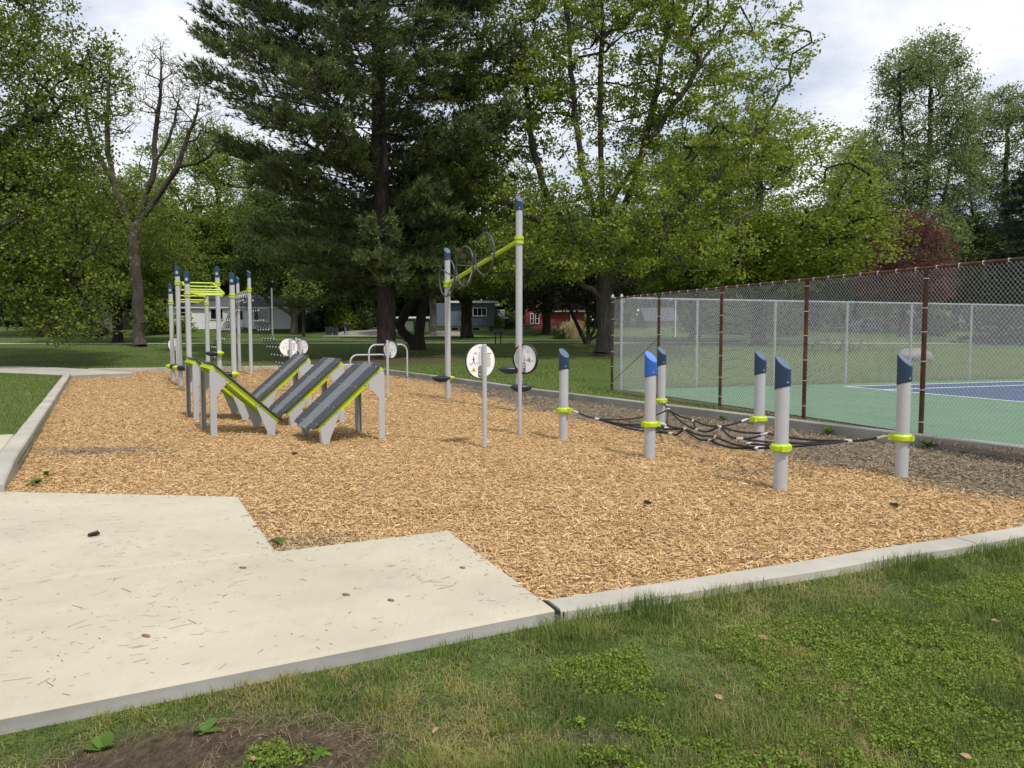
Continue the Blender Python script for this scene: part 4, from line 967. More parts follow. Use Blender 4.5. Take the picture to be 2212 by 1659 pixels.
# generic templates (unit: metres, trunk base at the origin)
RM = make_broad(21, 18, .42, [(0, 0, 11, 7, 7, 6), (3.5, 1, 8, 4.5, 4.5, 3.5), (-3.5, -1, 8, 4.5, 4.5, 3.5), (0, 3, 7, 4.5, 4, 3), (0, -3.5, 7, 4.5, 4, 3), (1, 0, 15, 4, 4, 3)],
                [[(0, 0, 0), (.1, 0, 2), (0, .1, 4.5), (.2, 0, 8), (.1, .2, 13)], ((0, 0, 3), [(1.5, .3, 4.8), (4, 1, 7), (6, 1.5, 9)]), ((0, 0, 3.4), [(-1.4, -.4, 5.2), (-4, -1, 7.8)]), ((0, 0, 4), [(.3, 1.6, 6), (.5, 4, 8.5)]), ((0, 0, 4.4), [(0, -1.6, 6), (.4, -4, 9)])],
                120, 1500, 42, .34, .17, 'round_tree')
TALL = make_broad(33, 28, .45, [(0, 0, 21, 5, 5, 6), (2.5, 0, 15, 4, 4, 4), (-2.8, .5, 14, 4, 4, 4), (.5, 0, 26, 3, 3, 2.6), (0, 0, 9, 4, 4, 3.5), (3.8, 0, 21, 2.2, 2.5, 2.2), (-3.6, 0, 24, 2.5, 2.5, 2)],
                  [[(0, 0, 0), (.2, 0, 5), (0, .2, 11), (.4, 0, 18), (.3, .2, 26)], ((0, 0, 6), [(1.5, 0, 9), (3, .2, 14), (3.6, 0, 19)]), ((0, 0, 8), [(-1.4, .3, 11), (-3, 0, 17), (-3.4, .2, 23)])],
                  110, 1700, 34, .40, .18, 'tall_tree', shell=.5)
BUSH = make_broad(44, 4, .06, [(0, 0, 1.5, 1.6, 1.4, 1.4), (1.2, 0, 1.1, 1.1, 1, 1), (-1.2, .2, 1.0, 1.1, 1, .95)], [[(0, 0, 0), (0, 0, .4), (.1, 0, 1.0)]], 20, 260, 16, .2, .17, 'bush', minz=0)

# big bright maple right of centre
def big_maple():
    lobes = [(-1, 0, 17, 8, 7, 6), (-6.5, 0, 10.5, 4, 4.5, 4.5), (5.5, 0, 12.5, 6, 5.5, 4.5), (-.5, -1, 23, 6.5, 6, 4), (0, -3, 8, 6, 4, 3.4), (8, 0, 17.5, 4, 4, 3), (-4, -2, 5.6, 4.5, 4, 1.8), (4.5, -2, 6.0, 4, 3.5, 2.2), (-6, 0, 16, 4.5, 5, 4), (3, -2, 20, 4.5, 4, 3.5)]
    limbs = [[(0, 0, 0), (.1, 0, 2), (0, 0, 4.5), (-.1, 0, 8), (-.3, 0, 14), (-.2, 0, 22)],
             ((0, 0, 5.0), [(-1.6, -.3, 7), (-3.4, -.5, 9.5), (-4.4, -.3, 14), (-4.8, 0, 20)]), ((0, 0, 5.6), [(-3, -.8, 7.4), (-6, -.6, 9.2), (-8.6, 0, 11.5)]),
             ((0, 0, 5.2), [(1.8, -.6, 6.8), (4.5, -.8, 8.8), (8, -.4, 12.4), (10.6, 0, 16)]), ((0, 0, 6.6), [(1.4, .2, 9.5), (2.6, 0, 14), (3.8, 0, 21)]), ((0, 0, 8), [(1.5, -1, 11), (4.5, -1.5, 15.5), (7, -1, 19.5)]),
             ((0, 0, 7), [(-1.2, -.8, 10), (-2, -1.2, 15), (-2.4, -1, 22)]), ((0, 0, 3.8), [(2.2, -1.2, 5.0), (5, -2.2, 6.4), (7.5, -2.5, 8)]), ((0, 0, 3.6), [(-1.8, -1.4, 4.6), (-4.5, -2.8, 5.6)])]
    s = make_broad(5, 26, .50, lobes, limbs, 240, 2300, 46, .27, .16, 'big_maple', leaf_keep=.92, shell=.3, minz=2.8)
    plant_tree('maple_tree', 'big bright green maple with thick grey trunk at the fence corner', *s, 'bark_grey', 'maple', (px(1304, 44), 44, zt(44) - .05))
big_maple()
# leafy maple hanging over the left edge, in front of the parked car
def left_maple():
    lobes = [(2, 0, 14, 7, 6, 7), (6.5, -1, 8, 4.6, 5, 4), (4, -2, 19.5, 5, 5, 4.5), (7.5, -1, 13.5, 3.4, 4, 4), (3, -3, 5.5, 6, 4, 3), (7.6, -2, 4.2, 3.0, 3, 2.2), (8.2, -2, 2.6, 2.3, 2, 1.2), (0, -1, 9, 6, 6, 5), (2.5, -1, 24, 3, 3.5, 2.5)]
    limbs = [[(0, 0, 0), (.1, 0, 3), (.3, 0, 7), (1, 0, 13), (1.5, 0, 20)], ((0, 0, 4), [(2.5, -.5, 5.8), (5.5, -1, 6.2), (8, -1.5, 4.6), (9.3, -1.8, 2.8)]), ((0, 0, 5), [(2, -1, 8), (5, -1.4, 11), (8, -1, 14)]), ((0, 0, 7), [(2.5, -1.4, 11), (4.5, -2, 17), (5.5, -2, 21)]), ((0, 0, 3.4), [(2, -2, 4.4), (5, -3, 4.4), (7.5, -3.2, 3.0)])]
    s = make_broad(8, 24, .5, lobes, limbs, 200, 2500, 40, .36, .145, 'left_maple', shell=.35, minz=1.6, droop=.3)
    plant_tree('maple_tree', 'leafy green maple hanging down over the left edge of the lawn', *s, 'bark_dark', 'maple_mid', (px(-150, 38), 38, zt(38) - .05))
left_maple()
# tall, nearly bare tree
def bare_tree():
    lobes = [(-1.5, 0, 17.6, 2.2, 2.4, 3.6), (2.0, 0, 18.0, 1.7, 2.2, 3.4), (4.4, 0, 15.6, 1.9, 2.2, 2.8), (-3.0, 0, 14.6, 1.3, 1.6, 2.6)]
    limbs = [[(0, 0, 0), (0, 0, 3), (-.1, 0, 6), (0, 0, 8), (.6, .1, 10.2), (1.4, 0, 12.4), (1.5, .1, 14.6), (2.0, 0, 17.6), (2.1, 0, 20.8)],
             ((-.1, 0, 7), [(-.5, 0, 8.6), (-1.2, 0, 10.8), (-1.7, .2, 13), (-1.7, 0, 16), (-1.3, .1, 20.4)]),
             ((.2, 0, 8.8), [(1.6, .1, 10.6), (3.0, 0, 12.5), (3.6, .1, 14.2), (4.4, 0, 16), (4.7, 0, 18)]), ((1.4, 0, 13), [(2.5, 0, 14.4), (3.0, .1, 16.4), (3.3, 0, 18)]), ((-1.3, 0, 11.5), [(-2.4, .1, 13.4), (-3.1, 0, 16), (-3.0, 0, 18.4)]),
             ((0, 0, 3.0), [(1.6, -.3, 3.5), (3.2, -.5, 4.8), (4.4, -.5, 5.2)]), ((3, 0, 12.4), [(4.2, .3, 12.8), (5.4, .2, 13.6)])]
    s = Skel(3); s.limb(limbs[0], step=.5, jit=.03)
    for at, pts in limbs[1:]: s.limb(pts, int(np.argmin(np.linalg.norm(s.P[:s.n] - np.array(at), axis=1))), .5, .04)
    s.reach(in_lobes(s.g, lobes, 150, .3), .6, .04, 1.4, .1, 8, .15); e = s.reach(in_lobes(s.g, lobes, 3600, .4), .5, .03, 1.2, .25, 9, .15)
    me = s.wood(s.radii(.38, .005, .55, .45), 'bare_wood')
    C = s.P[e]; C = C[s.g.random(len(C)) < .5]; cr = leaf_mesh('bare_buds', C, 2, .12, .09, s.g)
    t = plant_tree('bare_tree', 'tall almost leafless tree with pale forked trunk left of the climbing frame', me, cr, 'bark_grey', 'maple_yellow', (px(302, 52), 52, zt(52) - .05))
bare_tree()
# white pine in the middle
def pine():
    g = np.random.default_rng(17); s = Skel(17); H = 30
    ids = s.limb([(0, 0, 0), (.05, 0, 3), (-.1, 0, 8), (-.25, 0, 14), (-.1, 0, 22), (0, 0, H)], step=.5, jit=.015); tr = s.P[ids].copy()
    prof = [(3.2, 3.6), (5, 5.2), (7.5, 5.2), (9, 6.5), (11, 8.2), (14, 9.2), (17, 8.2), (21, 8.2), (25, 5.2), (30, 1.2)]
    tufts = []; dirs = []
    z = 4.2; k = 0
    while z < H - .8:
        nb = g.integers(4, 6); a0 = g.uniform(0, 6.28)
        for b in range(nb):
            az = a0 + 2 * math.pi * b / nb + g.normal(0, .25); L = np.interp(z, [p[0] for p in prof], [p[1] for p in prof]) * g.uniform(.65, 1.05)
            L *= 1.0 + .13 * (-math.cos(az)) ; zz = z + g.uniform(-.3, .3)
            i = ids[int(np.argmin(np.abs(tr[:, 2] - zz)))]; p0 = s.P[i].copy(); h = np.array([math.cos(az), math.sin(az), 0])
            rise = np.interp(zz, [3, 8, 15, 28], [-.10, .05, .16, .5]) + g.normal(0, .05)
            pts = [p0 + h * L * f + np.array([0, 0, L * (rise * f + (.10 * f * f if zz > 6 else .05 * f * f))]) + g.normal(0, .06, 3) * f for f in (.25, .5, .75, 1.0)]
            br = s.limb(pts, i, .5, .03); side = np.array([-h[1], h[0], 0])
            nn = int(14 + L * 10)
            for q in range(nn):
                f = (.14 + .86 * g.random() ** .62) if zz > 5 else (.2 + .8 * g.random()); bi = br[min(len(br) - 1, int(f * len(br)))]; p = s.P[bi]
                sd = g.choice([-1, 1]); ln = (0.35 + (1 - abs(f - .62)) * .24 * L) * g.uniform(.35, 1.0)
                e = p + (side * sd * g.uniform(.5, 1) + h * g.uniform(.3, .9)) * ln + np.array([0, 0, ln * g.uniform(-.02, .45)])
                par = bi; m_ = p * .5 + e * .5 + np.array([0, 0, -.03])
                par = s.node(m_, par); en = s.node(e, par); s.tips.append(en)
                for c in (e, m_ * .4 + e * .6, p * .35 + e * .65 + np.array([0, 0, .12]) + g.normal(0, .12, 3)): tufts.append(c + g.normal(0, .08, 3)); dirs.append(unit(e - p + np.array([0, 0, .35 * ln])))
        z += g.uniform(.42, .66); k += 1
    # broken stubs and the low leaning limbs at the foot
    for az, zz, L in ((2.9, 5.5, 2.6), (.4, 3.6, 2.4), (3.6, 9.6, 3), (5.6, 10.4, 2.2), (.1, 12.4, 2.2)):
        i = ids[int(np.argmin(np.abs(tr[:, 2] - zz)))]; p0 = s.P[i].copy(); h = np.array([math.cos(az), math.sin(az), .1]); s.limb([p0 + h * L * .5 + [0, 0, -.1], p0 + h * L], i, .5, .06)
    T = np.array(tufts); D = np.array(dirs); per = 8; n = len(T) * per
    c = np.repeat(T, per, 0); d = unit(np.repeat(D, per, 0) * 1.0 + g.normal(0, .62, (n, 3)) + np.array([0, 0, .12])); L = g.uniform(.28, .52, (n, 1)); sd = unit(np.cross(d, g.normal(0, 1, (n, 3)))) * g.uniform(.020, .034, (n, 1))
    b0 = c - d * L * .25
    V = np.stack([b0 - sd, b0 + sd, c + d * L * .8], 1).reshape(-1, 3); t = np.clip(np.repeat(g.normal(.45, .18, len(T)), per) + g.normal(0, .12, n), 0, 1)
    cr = npmesh('pine_needles', V, np.arange(3 * n).reshape(n, 3), {'tint': np.repeat(t, 3)})
    me = s.wood(s.radii(.52, .010, .55, .45, 1.2), 'pine_wood')
    plant_tree('pine_tree', 'tall dark white pine with brown trunk in the centre', me, cr, 'bark_pine', 'pine', (px(834, 42), 42, zt(42) - .08))
    print('pine tris', n)
pine()
# dark leaning trunks right of the pine
def dark_tree():
    lobes = [(-2, 0, 9, 4.5, 4, 3.2), (2.5, 1, 10, 4, 4, 4), (0, 2, 13, 4, 4, 3)]
    limbs = [[(0, 0, 0), (.1, 0, 1.2), (.4, 0, 3.2), (.9, 0, 6), (1.2, 0, 10)], ((0, 0, .5), [(-1.6, -1.0, 1.6), (-.9, -1.4, 2.6), (.4, -1.2, 4.4), (1.4, -.8, 6.2)]), ((0, 0, .7), [(-1.2, .2, 1.9), (-.2, 0, 3.4), (.2, 0, 5.8), (-.6, 0, 8)])]
    s = make_broad(71, 14, .44, lobes, limbs, 70, 650, 16, .42, .26, 'dark_tree')
    plant_tree('leaning_tree', 'dark tree with several leaning trunks just right of the pine', *s, 'bark_dark', 'leaf_dark', (px(902, 49), 49, zt(49) - .05))
dark_tree()
# small dark multi-stemmed tree by the fence corner
def multi_stem():
    lobes = [(-2.0, 0, 4.6, 3.2, 2.8, 1.9), (1.2, 0, 5.0, 2.6, 2.6, 1.9), (-3.8, -.3, 3.4, 1.6, 1.6, 1.1), (0, 0, 6.4, 2.6, 2.4, 1.5)]
    limbs = [[(0, 0, 0), (0, 0, .35)], ((0, 0, .3), [(-.6, 0, 1.4), (-1.3, 0, 3), (-2.2, 0, 4.8)]), ((0, 0, .3), [(.1, .1, 1.6), (-.1, 0, 3.4), (-.2, 0, 5.8)]), ((0, 0, .3), [(.55, 0, 1.4), (.75, 0, 3), (1.0, 0, 5)]), ((0, 0, .3), [(.8, .2, 1.0), (1.7, .2, 2.4), (2.2, 0, 4.4)]), ((0, 0, .3), [(1.0, -.2, .6), (2, -.2, 1.4), (2.6, 0, 2.6)])]
    s = make_broad(91, 7, .22, lobes, limbs, 60, 520, 17, .28, .2, 'multi_stem', minz=1.5)
    plant_tree('multi_stem_tree', 'low dark tree with several black stems beside the big maple trunk', *s, 'bark_dark', 'leaf_purple', (px(1268, 56), 56, zt(56) - .05))
multi_stem()
# young trees on the verge by the white house
def verge():
    lobes = [(-1.5, 0, 5.8, 3.6, 2.5, 2.0), (1.8, 0, 6.4, 2.6, 2.5, 2.2), (0, 0, 8, 2.6, 2.4, 1.8)]
    limbs = [[(0, 0, 0), (0, 0, 1.6), (.1, 0, 2.8)], ((0, 0, 2.2), [(-1.0, 0, 3.2), (-2.6, 0, 4.0), (-4.2, 0, 5.4)]), ((0, 0, 2.6), [(-.5, 0, 4), (-1.2, .2, 6.5)]), ((0, 0, 2.8), [(.6, 0, 4.4), (1.0, 0, 7.4)]), ((0, 0, 2.4), [(1.2, 0, 3.8), (2.6, 0, 5.6)])]
    s = make_broad(101, 9, .40, lobes, limbs, 60, 330, 7, .30, .2, 'verge', minz=1.6)
    plant_tree('verge_tree', 'grey thick trunked tree with few leaves before the white house', *s, 'bark_grey', 'maple_yellow', (px(637, 84), 84, zt(84) - .3))
    lobes = [(0, 0, 5.4, 2.0, 1.8, 2.4)]
    s = make_broad(102, 7, .16, lobes, [[(0, 0, 0), (0, 0, 2.4), (.1, 0, 5)]], 40, 190, 7, .3, .2, 'slim', minz=2)
    plant_tree('slim_tree', 'slim dark young tree beside the thicker verge tree', *s, 'bark_dark', 'maple_yellow', (px(657, 76), 76, zt(76) - .3))
verge()
# dark spruce at the right edge
def spruce():
    g = np.random.default_rng(55); s = Skel(55); H = 17; ids = s.limb([(0, 0, 0), (0, 0, H)], step=.5, jit=.01); T = []; D = []
    z = .8
    while z < H - .3:
        L0 = 4.6 * (1 - z / H) ** .8 + .25
        for b in range(7):
            az = g.uniform(0, 6.28); L = L0 * g.uniform(.75, 1.1); h = np.array([math.cos(az), math.sin(az), 0]); i = ids[min(len(ids) - 1, int(z / .5))]; p0 = s.P[i].copy()
            br = s.limb([p0 + h * L * .5 + [0, 0, -.12 * L], p0 + h * L + [0, 0, -.10 * L]], i, .5, .03); sd = np.array([-h[1], h[0], 0])
            for q in range(int(8 + L * 9)):
                f = .2 + .8 * g.random(); p = s.P[br[min(len(br) - 1, int(f * len(br)))]]; T.append(p + sd * g.normal(0, .22 * (1.2 - f) * L + .08) + np.array([0, 0, g.normal(-.1, .1)])); D.append(h + np.array([0, 0, -.2]))
        z += .42
    T = np.array(T); D = unit(np.array(D)); per = 9; n = len(T) * per; c = np.repeat(T, per, 0); d = unit(np.repeat(D, per, 0) + g.normal(0, .7, (n, 3))); L = g.uniform(.16, .34, (n, 1)); sd = unit(np.cross(d, g.normal(0, 1, (n, 3)))) * .028
    V = np.stack([c - sd, c + sd, c + d * L], 1).reshape(-1, 3); t = np.clip(g.normal(.5, .22, n), 0, 1)
    cr = npmesh('spruce_needles', V, np.arange(3 * n).reshape(n, 3), {'tint': np.repeat(t, 3)}); me = s.wood(s.radii(.26, .012, .45), 'spruce_wood')
    plant_tree('spruce_tree', 'dark blue green spruce cut by the right edge above the fence', me, cr, 'bark_dark', 'spruce', (px(2225, 56), 56, zt(56)), (1.0, 1.0, .86))
spruce()
def copy_tree(T, key, m, name, label, x, Y, sc, rz, bark='bark_dark', group=None, z=None):
    w = T[0]
    t = plant_tree(name, label, w, T[1], bark, m, (px(x, Y), Y, (zt(Y) if z is None else z) - .05), sc, rz, group)
    for o in t.children:
        o.material_slots[0].link = 'OBJECT'; o.material_slots[0].material = MATS[m if o.name.startswith('crown') else bark]
    return t
def far_wood():
    g = np.random.default_rng(77); n = 9500; x = g.uniform(-115, 115, n); y = g.uniform(122, 138, n); top = 14 + 4 * np.sin(x * .11) + 3 * np.sin(x * .31 + 1) + 2 * np.sin(x * .9); z = zt(130) - .4 + top * g.random(n) ** 1.15
    stuff(link('distant_wood', leaf_mesh('distant_wood', np.c_[x, y, z], 9, .9, 1.05, g, .6), 'leaf_dark'), 'dark distant wood filling the gaps behind the houses', 'wood')
far_wood()
G1 = 'trees behind the lawn'
copy_tree(RM, 'r', 'maple_yellow', 'leafy_tree', 'yellow green tree with broad crown just left of the tall pine', 480, 106, (2.0, 1.5, 1.62), 1.2, group=G1)
copy_tree(RM, 'r', 'maple_mid', 'leafy_tree', 'old tree with very wide dark trunk behind the dark red car', 254, 59, (.85, .85, .78), .4, group=G1)
copy_tree(RM, 'r', 'maple', 'leafy_tree', 'wide bright green tree right of the big maple, above the fence', 1640, 56, (1.26, 1.1, .98), 2.2, group=G1)
copy_tree(RM, 'r', 'maple', 'leafy_tree', 'bright green tree leaning in behind the right side of the big maple', 1500, 62, (1.0, 1.0, .96), .9, group=G1)
copy_tree(RM, 'r', 'leaf_copper', 'copper_tree', 'dark red leaved tree standing above the fence', 1945, 72, (.74, .62, .70), .3, group=G1)
copy_tree(TALL, 't', 'leaf_pale', 'tall_tree', 'tallest pale green loose crowned tree at the right', 1985, 84, (1.2, 1.1, 1.17), .4, group=G1)
copy_tree(TALL, 't', 'leaf_pale', 'tall_tree', 'pale loose crowned tree near the right edge, lower than its neighbour', 2165, 88, (1.15, 1.1, 1.0), 2.4, group=G1)
copy_tree(TALL, 't', 'leaf_pale', 'tall_tree', 'pale thin crowned tree between the bright maples and the tallest tree', 1850, 96, (1.1, 1.0, .88), 4.0, group=G1)
copy_tree(RM, 'r', 'leaf_dark', 'shady_tree', 'dark leafy tree behind the left branches of the pine', 650, 88, (1.2, 1.2, 1.05), 2.0, group=G1)
copy_tree(RM, 'r', 'leaf_dark', 'shady_tree', 'dark tree low behind the pine trunk', 760, 96, (1.1, 1.1, .95), 5.0, group=G1)
copy_tree(RM, 'r', 'maple_mid', 'leafy_tree', 'green tree behind the post of the overhead wheels', 1010, 66, (1.15, 1.1, .95), 3.3, group=G1)
copy_tree(TALL, 't', 'maple_mid', 'pale_trunk_tree', 'pale mottled trunk between the dark trunks and the blue house', 934, 78, (.8, .8, .7), 1.0, 'bark_pale', group=G1)
copy_tree(RM, 'r', 'leaf_dark', 'shady_tree', 'shady tree over the roof of the red house', 1180, 84, (1.15, 1.1, .9), 1.5, group=G1)
copy_tree(RM, 'r', 'maple_mid', 'leafy_tree', 'green tree beyond the yellow green one, over the white house', 560, 112, (1.3, 1.2, 1.15), 4.4, group=G1)
copy_tree(RM, 'r', 'maple_yellow', 'leafy_tree', 'green tree behind the bare tree', 330, 96, (1.25, 1.2, 1.0), 3.0, group=G1)
copy_tree(RM, 'r', 'maple_mid', 'leafy_tree', 'tree at the far left behind the hanging maple', 90, 78, (1.3, 1.3, 1.15), 5.6, group=G1)
copy_tree(RM, 'r', 'leaf_dark', 'shady_tree', 'dark tree behind the silver fence, left of its middle', 1420, 108, (1.1, 1.1, .9), .6, group=G1)
copy_tree(RM, 'r', 'leaf_dark', 'shady_tree', 'dark tree seen through the middle of the fence', 1760, 92, (1.25, 1.1, .85), 2.7, group=G1)
copy_tree(RM, 'r', 'leaf_dark', 'shady_tree', 'dark tree seen through the right end of the fence', 2060, 96, (1.2, 1.1, .8), 3.9, group=G1)
copy_tree(RM, 'r', 'leaf_dark', 'shady_tree', 'dark tree behind the big maple trunk', 1290, 100, (1.2, 1.1, .95), 4.9, group=G1)
copy_tree(RM, 'r', 'leaf_dark', 'shady_tree', 'shady tree beyond the blue house', 960, 118, (1.3, 1.2, 1.05), 5.4, group=G1)
copy_tree(RM, 'r', 'leaf_dark', 'shady_tree', 'dark tree right of the white house', 720, 118, (1.1, 1.1, 1.0), .2, group=G1)
copy_tree(RM, 'r', 'maple_mid', 'leafy_tree', 'hazy green tree at the right edge low behind the spruce', 2230, 90, (1.2, 1.1, .75), 1.9, group=G1)
copy_tree(RM, 'r', 'maple_mid', 'leafy_tree', 'green tree over the house behind the red car', 180, 100, (1.3, 1.2, 1.0), .9, group=G1)
for lb, x, Y, sc, m in (('dark hedge bush at the right end of the white house', 690, 90, (1.6, 1.2, .9), 'leaf_dark'), ('bright bush beside the bins', 735, 89, (1.0, 1.0, 1.25), 'maple'), ('rounded green bush at the blue house corner', 1062, 92, (.9, .9, 1.15), 'maple_mid'),
                        ('dark bush between the pine and the white house', 590 + 190, 92, (1.6, 1.3, 1.5), 'leaf_dark'), ('low dark bush before the red house', 1225, 66, (1.3, .9, .55), 'leaf_dark'), ('green hedge behind the black panel', 1105, 96, (1.6, 1, .8), 'leaf_dark'),
                        ('scrubby bush left of the white house', 380, 86, (1.5, 1.1, .8), 'maple_yellow'), ('green bush between the two left trunks', 330, 84, (1.8, 1.3, 1.6), 'maple_mid'), ('dark bush behind the car roof', 120, 84, (2.4, 1.3, 2.0), 'leaf_dark'),
                        ('dark bush filling the gap left of the pine trunk', 740, 100, (2.2, 1.4, 2.2), 'leaf_dark'), ('dark shrub behind the picnic tables', 1700, 80, (3.0, 1.2, 1.4), 'leaf_dark'), ('dark shrub behind the boulder', 2010, 84, (3.2, 1.2, 1.2), 'leaf_dark'), ('dark shrub at the left of the fence view', 1560, 84, (2.6, 1.2, 1.3), 'leaf_dark')):
    t = copy_tree(BUSH, 'b', m, 'bush', lb, x, Y, sc, rnd.uniform(0, 6), group='bushes by the houses'); t['category'] = 'bush'

# ---------------------------------------------------------------- houses and street
def wz(y_, Y): return 1.7 - (y_ - 722) * Y / 1620
def win(parent, x0, x1, z0, z1, Y, mull=1, fill='glass_dark', rail=False, name='window'):
    """window on a wall facing the park (towards -y)"""
    L0 = parent.location; w = .09
    mb = MB(); cx, cz = (x0 + x1) / 2, (z0 + z1) / 2
    for a, b, c, d in ((x0 - w, x1 + w, z1, z1 + w), (x0 - w, x1 + w, z0 - w, z0), (x0 - w, x0, z0, z1), (x1, x1 + w, z0, z1)):
        mb.box(((a + b) / 2 - L0.x, Y - .05 - L0.y, (c + d) / 2 - L0.z), (b - a, .10, d - c))
    for k in range(1, mull): mb.box((x0 + (x1 - x0) * k / mull - L0.x, Y - .04 - L0.y, cz - L0.z), (.06, .08, z1 - z0))
    if rail: mb.box((cx - L0.x, Y - .038 - L0.y, cz - L0.z), (x1 - x0, .076, .06))
    o = obj(name, mb, 'trim_white', parent, smooth=False)
    n = max(1, mull)
    for k in range(n):
        a = x0 + (x1 - x0) * k / n + .03; b = x0 + (x1 - x0) * (k + 1) / n - .03
        obj('pane', MB().box(((a + b) / 2 - L0.x, Y - .012 - L0.y, cz - L0.z), (b - a, .02, z1 - z0)), fill, o, smooth=False)
    return o
def boards(parent, x0, x1, z0, z1, Y, m, pitch=.2):
    L0 = parent.location; n = int((z1 - z0) / pitch); ps = []
    for k in range(n):
        za = z0 + k * pitch; p = [(x0, Y - .030, za), (x0, Y - .004, za + pitch), (x0, Y + .02, za + pitch), (x0, Y + .02, za)]
        mb = MB().prism([Vector(q) - L0 for q in p], (0, 0, 0), (x1 - x0, 0, 0)); ps.append(obj('siding_board', mb, m, parent, smooth=False))
    return ps
def gable_roof(parent, x0, x1, y0, y1, ze, zr, m, over=.4, name='roof', th=.14, axis='x'):
    L0 = parent.location
    if axis == 'x':
        yc = (y0 + y1) / 2; sl = (zr - ze) / (yc - y0)
        p = [(x0 - over, y0 - over, ze - sl * over), (x0 - over, yc, zr), (x0 - over, y1 + over, ze - sl * over), (x0 - over, y1 + over, ze - sl * over - th), (x0 - over, yc, zr - th), (x0 - over, y0 - over, ze - sl * over - th)]
        mb = MB().prism([Vector(q) - L0 for q in p], (0, 0, 0), (x1 - x0 + 2 * over, 0, 0))
    else:
        xc = (x0 + x1) / 2; sl = (zr - ze) / (xc - x0)
        p = [(x0 - over, y0 - over, ze - sl * over), (xc, y0 - over, zr), (x1 + over, y0 - over, ze - sl * over), (x1 + over, y0 - over, ze - sl * over - th), (xc, y0 - over, zr - th), (x0 - over, y0 - over, ze - sl * over - th)]
        mb = MB().prism([Vector(q) - L0 for q in p], (0, 0, 0), (0, y1 - y0 + 2 * over, 0))
    return obj(name, mb, m, parent, smooth=False)
def wall_box(parent, x0, x1, y0, y1, z0, z1, m, name='wall'):
    L0 = parent.location; return obj(name, MB().box(((x0 + x1) / 2 - L0.x, (y0 + y1) / 2 - L0.y, (z0 + z1) / 2 - L0.z), (x1 - x0, y1 - y0, z1 - z0)), m, parent, smooth=False)
def white_house():
    Y = 94; x0, x1 = px(362, Y), px(671, Y); z0, ze = 2.2, 5.15
    t = thing('white_house', 'low white sided house with dark grey roof behind the climbing frame', 'house', ((x0 + x1) / 2, Y, z0))
    wall_box(t, x0, x1, Y + .02, Y + 8, z0 - .8, ze, 'house_white'); boards(t, x0, x1, z0 + .15, ze, Y, 'house_white', .21)
    gable_roof(t, x0, x1, Y, Y + 8, ze, 6.75, 'roof_grey', .22)
    wall_box(t, x0 - .22, x1 + .22, Y - .32, Y - .23, ze - .22, ze - .06, 'trim_white', 'gutter')
    win(t, px(393, Y), px(417, Y), 3.95, 4.85, Y - .03, 2, rail=True); win(t, px(458, Y), px(484, Y), 3.6, 4.8, Y - .03, 2)
    d = win(t, px(516, Y), px(528, Y), 2.75, 4.75, Y - .03, 1, 'house_white', name='door'); L0 = t.location
    obj('door_pane', MB().box((px(522, Y) - L0.x, Y - .06 - L0.y, 4.05 - L0.z), (.55, .03, 1.05)), 'glass_dark', d, smooth=False)
    wall_box(t, px(508, Y), px(536, Y), Y - 1.4, Y - .05, z0 - .6, 2.55, 'concrete_old', 'front_step')
    a, b = px(554, Y), px(588, Y); wall_box(t, a, b, Y - .75, Y - .03, 3.15, 5.0, 'trim_white', 'bay_window')
    bay = [c for c in t.children if c.name.startswith('bay_window')][0]
    for p, q, m in ((a + .12, a + .6, 'glass_dark'), (a + .72, b - .2, 'curtain')):
        obj('pane', MB().box(((p + q) / 2 - L0.x, Y - .765 - L0.y, 4.15 - L0.z), (q - p, .02, 1.35)), m, bay, smooth=False)
    win(t, px(630, Y), px(643, Y), 4.3, 4.9, Y - .03, 1)
white_house()
